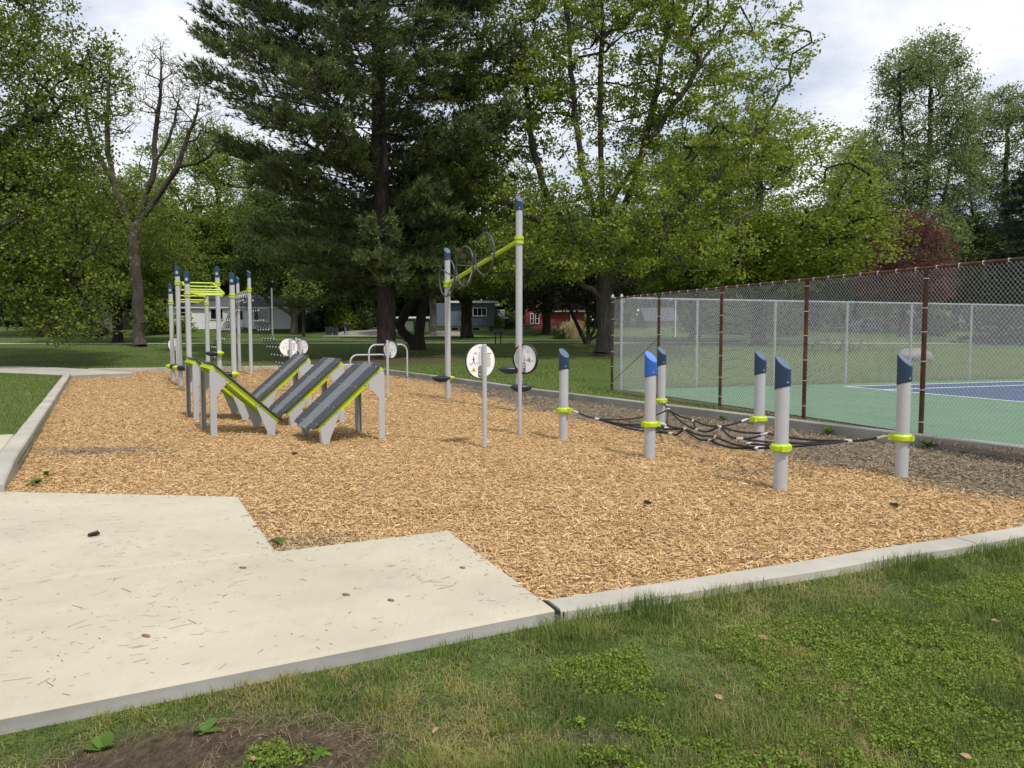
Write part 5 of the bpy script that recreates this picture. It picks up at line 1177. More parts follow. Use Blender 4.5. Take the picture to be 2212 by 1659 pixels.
def blue_house():
    Y = 90; x0, x1 = px(938, Y), px(1067, Y); zb, zt_ = wz(704, Y), wz(655, Y); z0 = wz(717.5, Y)
    t = thing('blue_house', 'flat roofed blue grey house with cream basement behind the overhead wheels', 'house', ((x0 + x1) / 2, Y, z0)); L0 = t.location
    wall_box(t, x0 + .1, x1 - .5, Y + .5, Y + 8, z0 - .9, zb + .05, 'house_cream', 'basement_wall'); wall_box(t, x0, x1, Y, Y + 8.5, zb, zt_, 'house_blue', 'upper_wall')
    n = 44; mb = MB()
    for k in range(n): mb.box((x0 + (k + .5) * (x1 - x0) / n - L0.x, Y - .012 - L0.y, (zb + zt_) / 2 - L0.z), ((x1 - x0) / n - .03, .024, zt_ - zb - .02))
    o = obj('board_cladding', mb, 'house_blue', t, smooth=False)
    wall_box(t, x0 + 1.6, x1 + .5, Y - .5, Y + 9, zt_ + .002, zt_ + .24, 'trim_white', 'roof')
    win(t, px(1023, Y), px(1050, Y), wz(682, Y), wz(666.5, Y), Y - .03, 3, 'glass_dark')
    for a, b in ((975, 989), (998.5, 1013), (1021, 1036)): win(t, px(a, Y), px(b, Y), wz(713.5, Y), wz(707.5, Y), Y + .5, 1)
    g0, g1 = px(858, Y), px(936, Y); wall_box(t, g0, g1, Y + 1.5, Y + 8, z0 - .9, wz(688, Y), 'house_blue', 'garage_wall'); wall_box(t, g0 - .3, g1, Y + .2, Y + 8, wz(688, Y) + .003, wz(684, Y), 'trim_white', 'garage_roof')
    wall_box(t, px(872, Y), px(890, Y), Y + 1.42, Y + 1.49, z0 - .2, wz(694, Y), 'trim_white', 'garage_door'); wall_box(t, px(905, Y), px(924, Y), Y + 1.42, Y + 1.49, z0 + .2, wz(695, Y), 'trim_white', 'side_door')
    wall_box(t, px(897, Y), px(899, Y), Y + .5, Y + .62, z0 - .3, wz(688, Y), 'trim_white', 'porch_post')
    c0, c1 = px(1070, Y), px(1090, Y); wall_box(t, c0, c1, Y + 3, Y + 9, z0 - .6, wz(688, Y), 'house_cream', 'rear_wing'); wall_box(t, c0 - .4, c1 + .4, Y + 2.6, Y + 9, wz(688, Y) + .003, wz(684, Y), 'trim_white', 'wing_roof')
    obj('chimney', MB().lathe([(.5, 0), (.55, .9), (.48, .95)], (px(1080, Y) - L0.x, 5, wz(684, Y) - L0.z), 12), 'trim_white', t)
blue_house()
def red_house():
    Y = 96; x0, x1, x2 = px(1136, Y), px(1177, Y), px(1262, Y); z0 = wz(714, Y)
    t = thing('red_house', 'dark red sided house with narrow white windows left of the big maple trunk', 'house', ((x0 + x2) / 2, Y, z0)); L0 = t.location
    wall_box(t, x0, x1, Y + .02, Y + 8, z0 - .6, 6.4, 'house_red', 'wall'); boards(t, x0, x1, z0 + .1, 6.4, Y, 'house_red', .2)
    gable_roof(t, x0, x1, Y, Y + 8, 6.4, 8.6, 'roof_brown', .35, axis='y')
    wall_box(t, x1 + .003, x2, Y + .6, Y + 8, z0 - .6, 4.75, 'house_red', 'wing_wall'); boards(t, x1 + .004, x2, z0 + .1, 4.7, Y + .58, 'house_red', .2)
    gable_roof(t, x1 + .4, x2, Y + .6, Y + 8, 4.75, 6.0, 'roof_brown', .35, 'wing_roof'); wall_box(t, x1 + .1, x2 + .3, Y + .1, Y + .2, 4.55, 4.72, 'trim_white', 'gutter')
    wall_box(t, x0, x2, Y - .03, Y + .5, z0 - .5, z0 + .1, 'concrete_old', 'foundation')
    for a, b in ((1146.5, 1151), (1157.5, 1163)): win(t, px(a, Y), px(b, Y), 3.1, 4.3, Y - .03, 1, rail=True)
    win(t, px(1152, Y), px(1158, Y), 5.25, 6.0, Y - .03, 1)
    obj('downspout', MB().tube([(x1 - .15 - L0.x, -.12, 6.2 - L0.z), (x1 - .15 - L0.x, -.12, .3), (x1 - .5 - L0.x, -.35, .1)], .06, 6), 'trim_white', t)
    wall_box(t, px(1232, Y), px(1241, Y), Y + .48, Y + .55, z0 + .1, z0 + 2.1, 'trim_white', 'door')
    c = thing('air_conditioner', 'grey air conditioning unit at the foot of the red house', 'appliance', (px(1139, 94), 94.6, z0 - .1))
    obj('casing', MB().box((0, 0, .45), (.9, .8, .9)), 'galv', c); obj('fan_grille', MB().lathe([(.36, .9), (.36, .93), (.1, .95)], n=14), 'dark_metal', c)
    for k in range(7): obj('louvre', MB().box((0, -.41, .12 + k * .11), (.8, .02, .05)), 'dark_metal', c)
red_house()
def tan_house(label, xa, xb, ya, Y, m, rm, eave, windows, cat='house'):
    x0, x1 = px(xa, Y), px(xb, Y); z0 = zt(Y) - .1; t = thing('small_house', label, cat, ((x0 + x1) / 2, Y, z0))
    wall_box(t, x0, x1, Y + .02, Y + 7, z0 - .6, eave, m); boards(t, x0, x1, z0 + .1, eave, Y, m, .22)
    gable_roof(t, x0, x1, Y, Y + 7, eave, eave + 1.6, rm, .4)
    for a, b in windows: win(t, px(a, Y), px(b, Y), z0 + 1.1, z0 + 2.2, Y - .03, 1, rail=True)
tan_house('tan sided house half hidden behind the dark red car', 110, 248, 0, 92, 'house_tan', 'roof_grey', 4.9, [(150, 163), (196, 206)])
tan_house('pale tan garage seen through the left end of the fence', 1398, 1458, 0, 97, 'house_tan', 'roof_grey', wz(690, 97), [])
tan_house('low tan building seen through the right part of the fence', 1985, 2075, 0, 104, 'house_tan', 'roof_brown', wz(694, 104), [(2000, 2012)])

def extr(poly, y0, y1): return MB().prism([(a, 0, b) for a, b in poly], (0, y0, 0), (0, y1, 0))
def car(name, label, loc, rz, paint, van=False):
    t = thing(name, label, 'car', loc, None, rz); Wd = .94
    if van:
        body = [(-2.5, .35), (-2.55, .75), (-2.45, 1.08), (2.0, 1.02), (2.45, .82), (2.55, .55), (2.5, .30)]; green = [(-2.42, 1.06), (-2.2, 1.66), (-1.4, 1.76), (.2, 1.75), (.75, 1.62), (1.65, 1.02)]
        panes = [[(-2.15, 1.12), (-2.02, 1.58), (-1.25, 1.62), (-1.25, 1.10)], [(-1.15, 1.10), (-1.15, 1.62), (-.1, 1.64), (-.1, 1.08)], [(0, 1.08), (0, 1.63), (.55, 1.56), (1.25, 1.06)]]; wx = (-1.55, 1.55)
    else:
        body = [(-2.2, .32), (-2.25, .7), (-2.1, .95), (1.7, .9), (2.15, .72), (2.2, .5), (2.15, .28)]; green = [(-1.75, .93), (-1.15, 1.42), (.2, 1.46), (1.15, .90)]
        panes = [[(-1.45, .97), (-1.05, 1.36), (-.35, 1.38), (-.35, .96)], [(-.27, .96), (-.27, 1.38), (.2, 1.38), (.9, .94)]]; wx = (-1.35, 1.35)
    mb = MB(); n = len(body)
    # body with rounded plan: three lengthwise slices
    prof = body + [(x, z) for x, z in []]
    secs = [(-Wd, .90, .04), (-Wd * .93, .97, 0), (0, 1.0, -.0), (Wd * .93, .97, 0), (Wd, .90, .04)]
    for y, s, dz in secs: mb.v += [(a * (.985 if abs(y) > .9 * Wd else 1), y, b * (1 if b < .5 else s + .06 * (1 - s)) + 0) for a, b in body]
    for i in range(len(secs) - 1):
        for k in range(n): mb.f.append((i * n + k, (i + 1) * n + k, (i + 1) * n + (k + 1) % n, i * n + (k + 1) % n))
    mb.f += [tuple(range(n)), tuple((len(secs) - 1) * n + k for k in range(n - 1, -1, -1))]
    bd = obj('body', mb, paint, t, ang=35)
    m2 = MB(); g = len(green); sec2 = [(-Wd * .95, 0), (-Wd * .76, 1), (Wd * .76, 1), (Wd * .95, 0)]; zl, zh = min(b for _, b in green), max(b for _, b in green)
    lo = [(green[0][0], zl - .06), (green[-1][0], zl - .06)]
    for s in (-1, 1):
        for a, b in green: f = (b - zl) / (zh - zl); m2.v.append((a, s * Wd * (.96 - .2 * f), b))
    m2.f = [tuple(range(g)), tuple(range(2 * g - 1, g - 1, -1))] + [(k, g + k, g + (k + 1) % g, (k + 1) % g) for k in range(g)]
    obj('cabin', m2, paint, t, ang=30)
    for s in (-1, 1):
        for po in panes:
            P = [(a, s * (Wd * (.96 - .2 * (b - zl) / (zh - zl)) + .004), b) for a, b in po]; obj('window', MB().prism(P, (0, 0, 0), (0, s * .012, 0)), 'glass_dark', t, smooth=False)
        obj('trim_strip', MB().box((0, s * (Wd + .005), zl - .02), (3.6, .02, .03)), 'chrome', t); obj('sill_trim', MB().box((0, s * (Wd + .008), .36), (2.2, .03, .05)), 'chrome', t)
        for a in (-.35, .75): obj('door_handle', MB().box((a - .2, s * (Wd + .012), zl - .16), (.2, .03, .035)), 'chrome', t)
        obj('headlight', MB().ball((body[-3][0] - .18, s * .68, body[-3][1] - .06), (.26, .22, .10), 10), 'lamp_clear', t)
        m = obj('mirror', MB().ball((.98 if van else .75, s * (Wd + .1), zl + .08), (.1, .12, .09), 8), paint, t)
        if van: obj('roof_rail', MB().tube([(-1.9, s * .68, 1.74), (-1.8, s * .68, 1.80), (.1, s * .68, 1.80), (.2, s * .68, 1.74)], .02, 6), 'chrome', t)
        for x in wx:
            w = obj('wheel', MB().tube([(x, s * (Wd - .2), .34), (x, s * (Wd + .015), .34)], .34, 20), 'tyre', t)
            hub = MB().tube([(x, s * (Wd + .0), .34), (x, s * (Wd + .03), .34)], .09, 10)
            for k in range(5):
                q = 2 * math.pi * k / 5; hub.tube([(x, s * (Wd + .022), .34), (x + .22 * math.cos(q), s * (Wd + .022), .34 + .22 * math.sin(q))], .026, 5)
            hub.tube([(x + .225 * math.cos(2 * math.pi * k / 18), s * (Wd + .018), .34 + .225 * math.sin(2 * math.pi * k / 18)) for k in range(18)], .02, 5, closed=True)
            obj('rim', hub, 'chrome', w)
    f = green[-1]; f0 = green[-2]
    P = [(f[0] - .06, -Wd * .86, f[1] + .05), (f[0] - .06, Wd * .86, f[1] + .05), (f0[0] + .06, Wd * .70, f0[1] - .02), (f0[0] + .06, -Wd * .70, f0[1] - .02)]
    obj('windscreen', MB().prism(P, (.015, 0, .012), (.03, 0, .024)), 'glass_dark', t, smooth=False)
    return t
car('parked_car', 'dark red minivan parked behind the wide tree trunk', (-38.2, 66, zt(66) + .03), 0, 'car_red', True)
car('parked_car', 'dark blue car seen through the fence beyond the picnic tables', (px(1868, 88), 88, zt(88)), R(180), 'car_blue')
car('parked_car', 'bright red car glimpsed through the fence beside the dark blue one', (px(1925, 92), 92, zt(92)), R(160), 'car_bright')

def wheelie(x, Y, label):
    t = thing('wheelie_bin', label, 'bin', (x, Y, zt(Y) + .02), 'wheelie bins by the driveway')
    mb = MB(); lo = [(-.22, -.26), (.22, -.26), (.22, .24), (-.22, .24)]; hi = [(-.29, -.33), (.29, -.33), (.29, .33), (-.29, .33)]
    mb.v = [(a, b, .06) for a, b in lo] + [(a, b, .95) for a, b in hi]; mb.f = [(3, 2, 1, 0), (4, 5, 6, 7)] + [(k, (k + 1) % 4, 4 + (k + 1) % 4, 4 + k) for k in range(4)]
    obj('body', mb, 'bin', t, smooth=False); obj('lid', MB().box((0, 0, .985), (.64, .72, .07)).box((0, -.36, 1.0), (.3, .06, .03)), 'bin', t, smooth=False)
    obj('handle', MB().tube([(-.2, .40, .92), (.2, .40, .92)], .02, 6), 'bin', t)
    for s in (-1, 1): obj('wheel', MB().tube([(s * .2, .26, .1), (s * .27, .26, .1)], .1, 12), 'tyre', t)
    obj('front_panel', MB().box((0, -.325, .62), (.26, .03, .2)), 'dark_metal', t)
wheelie(px(711, 79), 79, 'left one of two dark wheelie bins by the driveway'); wheelie(px(725.5, 79), 79, 'right one of two dark wheelie bins by the driveway')
def panel_sign():
    x, Y = px(1076, 56), 56; t = thing('information_panel', 'black slanted information panel on two posts on the far lawn', 'sign', (x, Y, zt(Y)))
    for s in (-.2, .2): obj('post', MB().tube([(s, 0, -.2), (s, 0, .9)], .045, 8), 'dark_metal', t)
    obj('panel', MB().prism([(-.42, -.18, .84), (.42, -.18, .84), (.42, .2, 1.06), (-.42, .2, 1.06)], (0, 0, 0), (0, -.02, .05)), 'dark_metal', t, smooth=False)
panel_sign()
def pole(label, x, Y, h, r, m):
    t = thing('pole', label, 'pole', (px(x, Y), Y, zt(Y))); obj('shaft', MB().lathe([(r * 1.3, -.3), (r * 1.25, .1), (r, .12), (r * .85, h)], n=12), m, t); obj('finial', MB().ball((0, 0, h), r), m, t)
pole('slim grey metal pole on the verge before the white house', 590, 72, 4.6, .09, 'galv')
pole('white pole seen through the fence beside the tan garage', 1458, 80, 4.0, .07, 'trim_white')
def person():
    x, Y = px(747, 80), 80; t = thing('person', 'person in a dark jacket and jeans with a backpack walking by the bins', 'person', (x, Y, zt(Y) + .05))
    # walking towards -x; joints
    V = {'hip': (0, 0, .88), 'waist': (-.01, 0, 1.05), 'chest': (-.04, 0, 1.27), 'neck': (-.06, 0, 1.42), 'head': (-.09, 0, 1.50), 'crown': (-.10, 0, 1.60),
         'lh': (0, .09, .86), 'lk': (-.12, .09, .47), 'la': (-.14, .09, .08), 'lt': (-.30, .09, .03), 'rh': (0, -.09, .86), 'rk': (.10, -.09, .48), 'ra': (.34, -.09, .16), 'rt': (.27, -.09, .03),
         'ls': (-.04, .17, 1.36), 'le': (.10, .22, 1.12), 'lw': (-.06, .2, .93), 'lf': (-.11, .2, .87), 'rs': (-.04, -.17, 1.36), 're': (-.04, -.23, 1.1), 'rw': (-.22, -.2, 1.02), 'rf': (-.30, -.19, 1.02)}
    E_ = [('hip', 'waist'), ('waist', 'chest'), ('chest', 'neck'), ('neck', 'head'), ('head', 'crown'), ('hip', 'lh'), ('lh', 'lk'), ('lk', 'la'), ('la', 'lt'), ('hip', 'rh'), ('rh', 'rk'), ('rk', 'ra'), ('ra', 'rt'),
          ('chest', 'ls'), ('ls', 'le'), ('le', 'lw'), ('lw', 'lf'), ('chest', 'rs'), ('rs', 're'), ('re', 'rw'), ('rw', 'rf')]
    rad = dict(hip=.14, waist=.125, chest=.15, neck=.055, head=.09, crown=.075, lh=.10, lk=.065, la=.045, lt=.04, rh=.10, rk=.065, ra=.045, rt=.04, ls=.07, le=.05, lw=.036, lf=.034, rs=.07, re=.05, rw=.036, rf=.034)
    k = list(V); me = bpy.data.meshes.new('body'); me.from_pydata([V[a] for a in k], [(k.index(a), k.index(b)) for a, b in E_], [])
    o = link('body', me, 'jeans', t); sk = o.modifiers.new('skin', 'SKIN'); o.modifiers.new('sub', 'SUBSURF').levels = 1
    for i, a in enumerate(k):
        d = me.skin_vertices[0].data[i]; d.radius = (rad[a], rad[a]); d.use_root = (a == 'hip')
    o.modifiers['sub'].render_levels = 1
    dg = bpy.context.evaluated_depsgraph_get(); dg.update(); m2 = bpy.data.meshes.new_from_object(o.evaluated_get(dg)); o.modifiers.clear(); o.data = m2
    m2.materials.clear()
    for m in ('jeans', 'jacket', 'skin'): m2.materials.append(MATS[m])
    for p in m2.polygons:
        c = p.center; p.material_index = 2 if c.z > 1.40 and abs(c.y) < .13 or (abs(c.y) > .12 and c.z < .99 and c.z > .8 and c.x < -.04) else (1 if c.z > .92 else 0); p.use_smooth = True
    obj('hair', MB().ball((-.08, 0, 1.58), (.115, .10, .095), 10).ball((-.03, 0, 1.53), (.07, .09, .09), 8), 'hair', t)
    obj('face', MB().ball((-.19, 0, 1.505), (.02, .018, .022), 6).ball((-.175, .04, 1.54), .012, 6).ball((-.175, -.04, 1.54), .012, 6), 'skin', t)
    b = tag(link('backpack', MB().ball((0, 0, .25), (.13, .16, .25), 10).ball((.09, 0, .17), (.07, .12, .13), 8).mesh('backpack'), 'pack', None, (x + .17, Y, zt(Y) + 1.02)), 'dark backpack on the back of the walking person', 'backpack')
person()
def picnic(x, Y, rz, label):
    t = thing('picnic_table', label, 'table', (px(x, Y), Y, zt(Y)), 'picnic tables behind the court', rz)
    for k in range(5): obj('top_plank', MB().box((0, -.3 + k * .15, .75), (1.9, .135, .045)), 'wood_table', t)
    for s in (-1, 1):
        for k in (0, 1): obj('bench_plank', MB().box((0, s * (.62 + k * .14), .44), (1.9, .13, .045)), 'wood_table', t)
        e = s * .65
        for q in (-1, 1): obj('leg', MB().prism([(e, q * .68, 0), (e, q * .58, 0), (e, q * .22, .73), (e, q * .32, .73)], (-.03, 0, 0), (.03, 0, 0)), 'wood_table', t)
        obj('cross_beam', MB().box((e + .05, 0, .40), (.04, 1.45, .09)), 'wood_table', t)
picnic(1776, 48, R(75), 'left picnic table behind the court, seen through the fence'); picnic(1846, 48, R(8), 'right picnic table behind the court, seen through the fence')
def boulder():
    me = MB().ball((0, 0, 0), 1.0, 14); bm = me.mesh('boulder'); 
    import bmesh
    b = bmesh.new(); bmesh.ops.create_icosphere(b, subdivisions=3, radius=1.0)
    for v in b.verts:
        n = noise.fractal(v.co * 1.3 + Vector((4, 2, 1)), .9, 2, 3); v.co *= 1 + .22 * n; v.co.x *= .95; v.co.y *= .7; v.co.z = v.co.z * .55 + .25
    b.to_mesh(bm); b.free(); bm.shade_smooth()
    tag(link('boulder', bm, 'boulder', None, (px(1975, 40), 40, zt(40) - .1)), 'grey pink boulder on the grass behind the court', 'boulder')
boulder()
def picket():
    Y = 96; x0, x1 = px(2108, Y), px(2215, Y); z = wz(720, Y); t = thing('picket_fence', 'white picket fence far behind the right end of the court', 'fence', (x0, Y, z))
    n = 40; bd = MB().box(((x1 - x0) / 2, 0, .02), (x1 - x0, .04, .1)).mesh('rail')
    for k in range(n):
        o = obj('picket', MB().box((k * (x1 - x0) / n, -.03, .3), (.12, .02, 1.1)), 'trim_white', t, smooth=False)
    for zz in (.05, .6): link('rail', bd, 'trim_white', t, (0, 0, zz))
picket()
def plank_fence():
    Y = 92; x0 = px(760, Y); t = thing('plank_fence', 'brown slatted wooden fence behind the walking person', 'fence', (x0, Y, zt(Y)))
    for k in range(8): obj('slat', MB().box((1.2, 0, .2 + k * .24), (2.6, .03, .19)), 'fence_wood', t, smooth=False)
    for s in (0, 2.4): obj('post', MB().box((s, .06, 1.0), (.1, .1, 2.2)), 'fence_wood', t, smooth=False)
plank_fence()
def reed(x, Y, h, label):
    g = np.random.default_rng(int(x)); n = 130; b = np.c_[g.normal(0, .25, n), g.normal(0, .25, n), np.zeros(n)]; e = b + np.c_[g.normal(0, .25, n), g.normal(0, .2, n), g.uniform(.6, 1, n) * h]
    V, F = frusta(b, e, np.full(n, .012), np.full(n, .02), 3); o = link('reed_clump', npmesh('reed', V, F), 'straw', None, (px(x, Y), Y, zt(Y))); tag(o, label, 'plant', 'straw coloured reeds')
reed(1229, 64, 1.5, 'left tuft of straw coloured reeds before the red house'); reed(1243, 64, 1.6, 'right tuft of straw coloured reeds before the red house')

# ---------------------------------------------------------------- grass and small things
def blades(name, x, y, h, w, label, m='blade', g=NP, lean=.45, z=None, tmean=.5, tvar=.16):
    n = len(x); z = ground_z(x, y) - .005 if z is None else z
    a = g.uniform(0, 2 * np.pi, n); ln = g.gamma(2.0, lean / 2, n); dx, dy = np.cos(a), np.sin(a); s = np.c_[-dy, dx, np.zeros(n)] * (w / 2)[:, None]
    b = np.c_[x, y, z]; c = b + np.c_[dx * ln * h * .28, dy * ln * h * .28, h * .55]; t = b + np.c_[dx * ln * h, dy * ln * h, h * np.clip(1.05 - ln * .35, .35, 1)]
    V = np.stack([b - s, b + s, c + s * .8, c - s * .8, t], 1).reshape(-1, 3); o = (np.arange(n) * 5)[:, None]
    F = np.concatenate([o + [0, 1, 2], o + [0, 2, 3], o + [3, 2, 4]]); tint = np.clip(tmean + g.normal(0, tvar, n), 0, 1)
    return stuff(link(name, npmesh(name, V, F, {'tint': np.repeat(tint, 5)}), m), label, 'grass')
def lookup_noise(x, y, s, o):
    st = .12 if s > 1 else .5; gx = np.arange(x.min() - .5, x.max() + 1, st); gy = np.arange(y.min() - .5, y.max() + 1, st); X, Y = np.meshgrid(gx, gy, indexing='ij')
    Z = fbm(X.ravel(), Y.ravel(), s, o).reshape(X.shape); return Z[((x - gx[0]) / st).astype(int), ((y - gy[0]) / st).astype(int)]
def front_lawn():
    n = 420000; y = 2.1 + 6.4 * NP.random(n) ** 1.35; x = NP.uniform(-1, 1, n) * (.73 * y + .3); P = np.c_[x, y]
    k = ~inpoly(P, HOLE); P = P[k]; d = seg_dist(P, HOLE); P = P[d > .005]; d = d[d > .005]; x, y = P.T
    s = (y - (4.35 + .44 * (x - .3))); k = s < .3; x, y, d = x[k], y[k], d[k]
    br = bare(x, y); nz = lookup_noise(x, y, 1.6, 9.0); n2 = lookup_noise(x, y, 4.0, 2.0)
    keep = NP.random(len(x)) < np.clip(1.02 - br * 1.05, .03, 1) * np.where(nz < -.25, .7, 1)
    x, y, d, nz, n2, br = [q[keep] for q in (x, y, d, nz, n2, br)]
    lush = np.clip(.5 + nz * .9, 0, 1)
    h = (.022 + .042 * lush + .022 * n2) * NP.uniform(.6, 1.3, len(x)); h += (.035 + .05 * np.clip(nz + .35, 0, 1)) * np.clip(1.15 - d / .30, 0, 1) * (NP.random(len(x)) < .75) * (x > .15); h = np.clip(h * (1 - .5 * br), .012, .15)
    # a lusher mound at lower left of centre
    h *= 1 + .55 * np.clip(1 - np.hypot((x + .1) / .55, (y - 2.85) / .5), 0, 1)
    cut = NP.permutation(len(x))[:165000]; x, y, h, lush, n2 = x[cut], y[cut], h[cut], lush[cut], n2[cut]
    tn = np.clip(.50 + .55 * lookup_noise(x, y, 1.15, 33.0) + .30 * n2 - .22 * (lush - .5), .05, .95)
    w = NP.uniform(.0022, .0042, len(x)) * np.interp(y, [2, 8], [1, 1.7])
    k = lush > .45
    blades('lawn_grass', x[k], y[k], h[k], w[k], 'green grass blades on the front lawn', 'blade', tmean=tn[k]); blades('lawn_grass', x[~k], y[~k], h[~k], w[~k], 'shorter yellowish grass of the front lawn', 'blade', lean=.9, tmean=np.clip(tn[~k] + .15, 0, 1))
    # dead thatch on the bare soil and a little everywhere
    n = 26000; y = NP.uniform(2.2, 5, n); x = NP.uniform(-1, 1, n) * (.73 * y); br = bare(x, y); P = np.c_[x, y]; k = (~inpoly(P, HOLE)) & (NP.random(n) < .08 + br * .9); x, y = x[k], y[k]
    blades('dry_thatch', x, y, NP.uniform(.01, .03, len(x)), NP.uniform(.002, .004, len(x)), 'dead straw lying on the bare soil', 'dry_grass', lean=3.2)
    n = 60000; y = 2.2 + 4.6 * NP.random(n) ** 1.2; x = NP.uniform(-.6, 1, n) * (.73 * y); P = np.c_[x, y]; q = lookup_noise(x, y, 1.4, 61.0); s = (y - (4.35 + .44 * (x - .3))); k = (~inpoly(P, HOLE)) & (s < -.1) & (NP.random(n) < np.clip(q * 1.2 + .02, .02, .5)); x, y = x[k], y[k]
    blades('dry_thatch', x, y, NP.uniform(.015, .04, len(x)), NP.uniform(.0018, .0035, len(x)), 'dead straw mixed into the front lawn', 'dry_grass', lean=2.0, z=ground_z(x, y) + .012)
    # clover like ground cover
    n = 60000; y = 2.1 + 5.2 * NP.random(n) ** 1.35; x = NP.uniform(-.9, 1, n) * (.73 * y); P = np.c_[x, y]; s = (y - (4.35 + .44 * (x - .3))); nz = lookup_noise(x, y, 1.0, 21.0); n3 = lookup_noise(x, y, 4.5, 5.0)
    k = (s < -.45) & (nz + .5 * n3 + .12 * np.clip(-s, 0, 1.5) > .10) & (x > .2) & (bare(x, y) < .5); k |= (np.hypot((x + 1.4) / .5, (y - 2.62) / .16) < 1) & (nz > -.1) | ((np.hypot((x + .95) / .16, (y - 3.0) / .1) < 1) & (n3 > 0)); k |= (np.hypot((x + .2) / .5, (y - 2.45) / .15) < 1) & (n3 > -.1)
    k &= ~inpoly(P, HOLE); w_ = np.flatnonzero(k); k = NP.permutation(w_)[:14500]
    x, y = x[k], y[k]; C = np.c_[x, y, ground_z(x, y) + NP.uniform(.012, .034, len(x))]
    stuff(link('ground_cover', leaf_mesh('ground_cover', C, 9, .014, .0125, NP, 1.0, 0, .6), 'clover'), 'small leaved bright green ground cover in the front lawn', 'ground cover')
front_lawn()
def far_lawns():
    n = 45000; y = 10.5 + 26 * NP.random(n) ** 1.5; x = NP.uniform(-.72, -.2, n) * y - 1; P = np.c_[x, y]; ok = (~inpoly(P, HOLE)) & (seg_dist(P, HOLE) > .25) & (~inpoly(P, [(-7.55, 11.4), (-5.9, 8.4), (-10.5, 5.3), (-14.5, 8.6)])) & (~inpoly(P, [(-16.7, 28.6), (-15.4, 30.6), (-19.2, 33.9), (-21.5, 35.5), (-40, 46.2), (-42, 41.8), (-21.1, 30.8)]))
    x, y = P[ok].T; nz = lookup_noise(x, y, .8, 4.0)
    blades('lawn_grass', x, y, (.075 + .04 * nz) * NP.uniform(.5, 1.2, len(x)), .006 * np.interp(y, [10, 36], [1, 3.5]), 'grass of the lawn left of the playground', 'blade', lean=.6, tmean=.5)
    n = 45000; y = NP.uniform(20, 57, n); x = NP.uniform(-.72, .2, n) * y; P = np.c_[x, y]; ok = (~inpoly(P, HOLE)) & ((y > 38) | (x > -6)) & ~((x > 2.86 + (y - 21.4) * -.35) & (y < 30) & (x > 2.6)); ok &= ~((y < 36) & (x < -8))
    ok &= ~inpoly(P, [(-16.7, 28.6), (-15.4, 30.6), (-19.2, 33.9), (-21.5, 35.5), (-40, 46.2), (-42, 41.8), (-21.1, 30.8)]) & (bare(x, y) < .3)
    x, y = P[ok].T; nz = lookup_noise(x, y, .5, 14.0); blades('lawn_grass', x, y, (.075 + .05 * nz) * NP.uniform(.5, 1.3, len(x)), NP.uniform(.012, .03, len(x)), 'grass of the lawn behind the playground', 'blade', lean=.6, tmean=.5)
    n = 26000; y = NP.uniform(9, 23, n); x = NP.uniform(-2, 9, n); fx = 2.86 + (y - 21.41) * -.3535; P = np.c_[x, y]; ok = (~inpoly(P, HOLE)) & (x < fx + .05) & (seg_dist(P, HOLE) > .12); x, y = P[ok].T
    k = NP.random(len(x)) < np.where(x > 2.5 + (y - 21.41) * -.3535, .35, 1); x, y = x[k], y[k]
    blades('lawn_grass', x, y, NP.uniform(.03, .07, len(x)), NP.uniform(.006, .012, len(x)), 'short grass strip between the kerb and the wire fence', 'blade', lean=.6, tmean=.62)
    n = 5000; y = NP.uniform(9, 21, n); x = 2.86 + (y - 21.41) * -.3535 + NP.normal(-.1, .1, n); blades('dry_thatch', x, y, NP.uniform(.01, .05, n), NP.uniform(.008, .02, n), 'dead leaves gathered along the foot of the fence', 'dry_grass', lean=2.5)
far_lawns()
def litter():
    n = 4200; u = NP.random((n, 2)); x = -6 + 6.3 * u[:, 0]; y = 2.6 + 5.2 * u[:, 1]; P = np.c_[x, y]; k = inpoly(P, PAD) & (seg_dist(P, PAD) > .03) & (NP.random(n) < np.clip(.5 + 1.3 * lookup_noise(x, y, 1.1, 51.0), .08, 1)); x, y = x[k], y[k]; n = len(x)
    a = NP.normal(R(15), .6, n); L = NP.gamma(1.1, .022, n) + .005; d = np.c_[np.cos(a), np.sin(a), np.zeros(n)] * (L / 2)[:, None]; s = np.c_[-np.sin(a), np.cos(a), np.zeros(n)] * (NP.uniform(.0014, .0034, n) / 2)[:, None]
    c = np.c_[x, y, np.full(n, .0535)]; V = np.stack([c - d - s, c + d * .8 - s * 1.4, c + d + s, c - d + s], 1).reshape(-1, 3)
    stuff(link('needle_litter', npmesh('needle_litter', V, np.arange(4 * n).reshape(n, 4), {'tint': np.repeat(NP.beta(1.3, 2.4, n), 4)}), 'needle_litter'), 'pine needles and bits scattered over the concrete pad', 'litter')
litter()
def cone(x, y, z, s, label):
    t = thing('pine_cone', label, 'pine cone', (x, y, z + .018 * s), 'fallen pine cones', rnd.uniform(0, 6))
    obj('core', MB().tube([(-.04 * s, 0, 0), (-.02 * s, 0, .002), (.02 * s, 0, .002), (.045 * s, 0, 0)], [.006 * s, .014 * s, .012 * s, .003 * s], 8), 'cone_brown', t); mb = MB()
    for k in range(48):
        f = k / 48; q = k * 2.4; xx = (-.038 + .08 * f) * s; r0 = .010 * s; r1 = (.030 - .018 * f) * s; cs, sn = math.cos(q), math.sin(q)
        p = Vector((xx, cs * r0, sn * r0)); e = Vector((xx + .012 * s, cs * r1, sn * r1)); w = Vector((0, -sn, cs)) * .008 * s; mb.add([p - w * .5, p + w * .5, e + w, e - w], [(0, 1, 2, 3)])
    o = obj('scales', mb, 'cone_brown', t, smooth=False); o['kind'] = 'stuff'
cone(-3.42, 6.05, .05, 1.0, 'dark pine cone lying on the concrete pad')
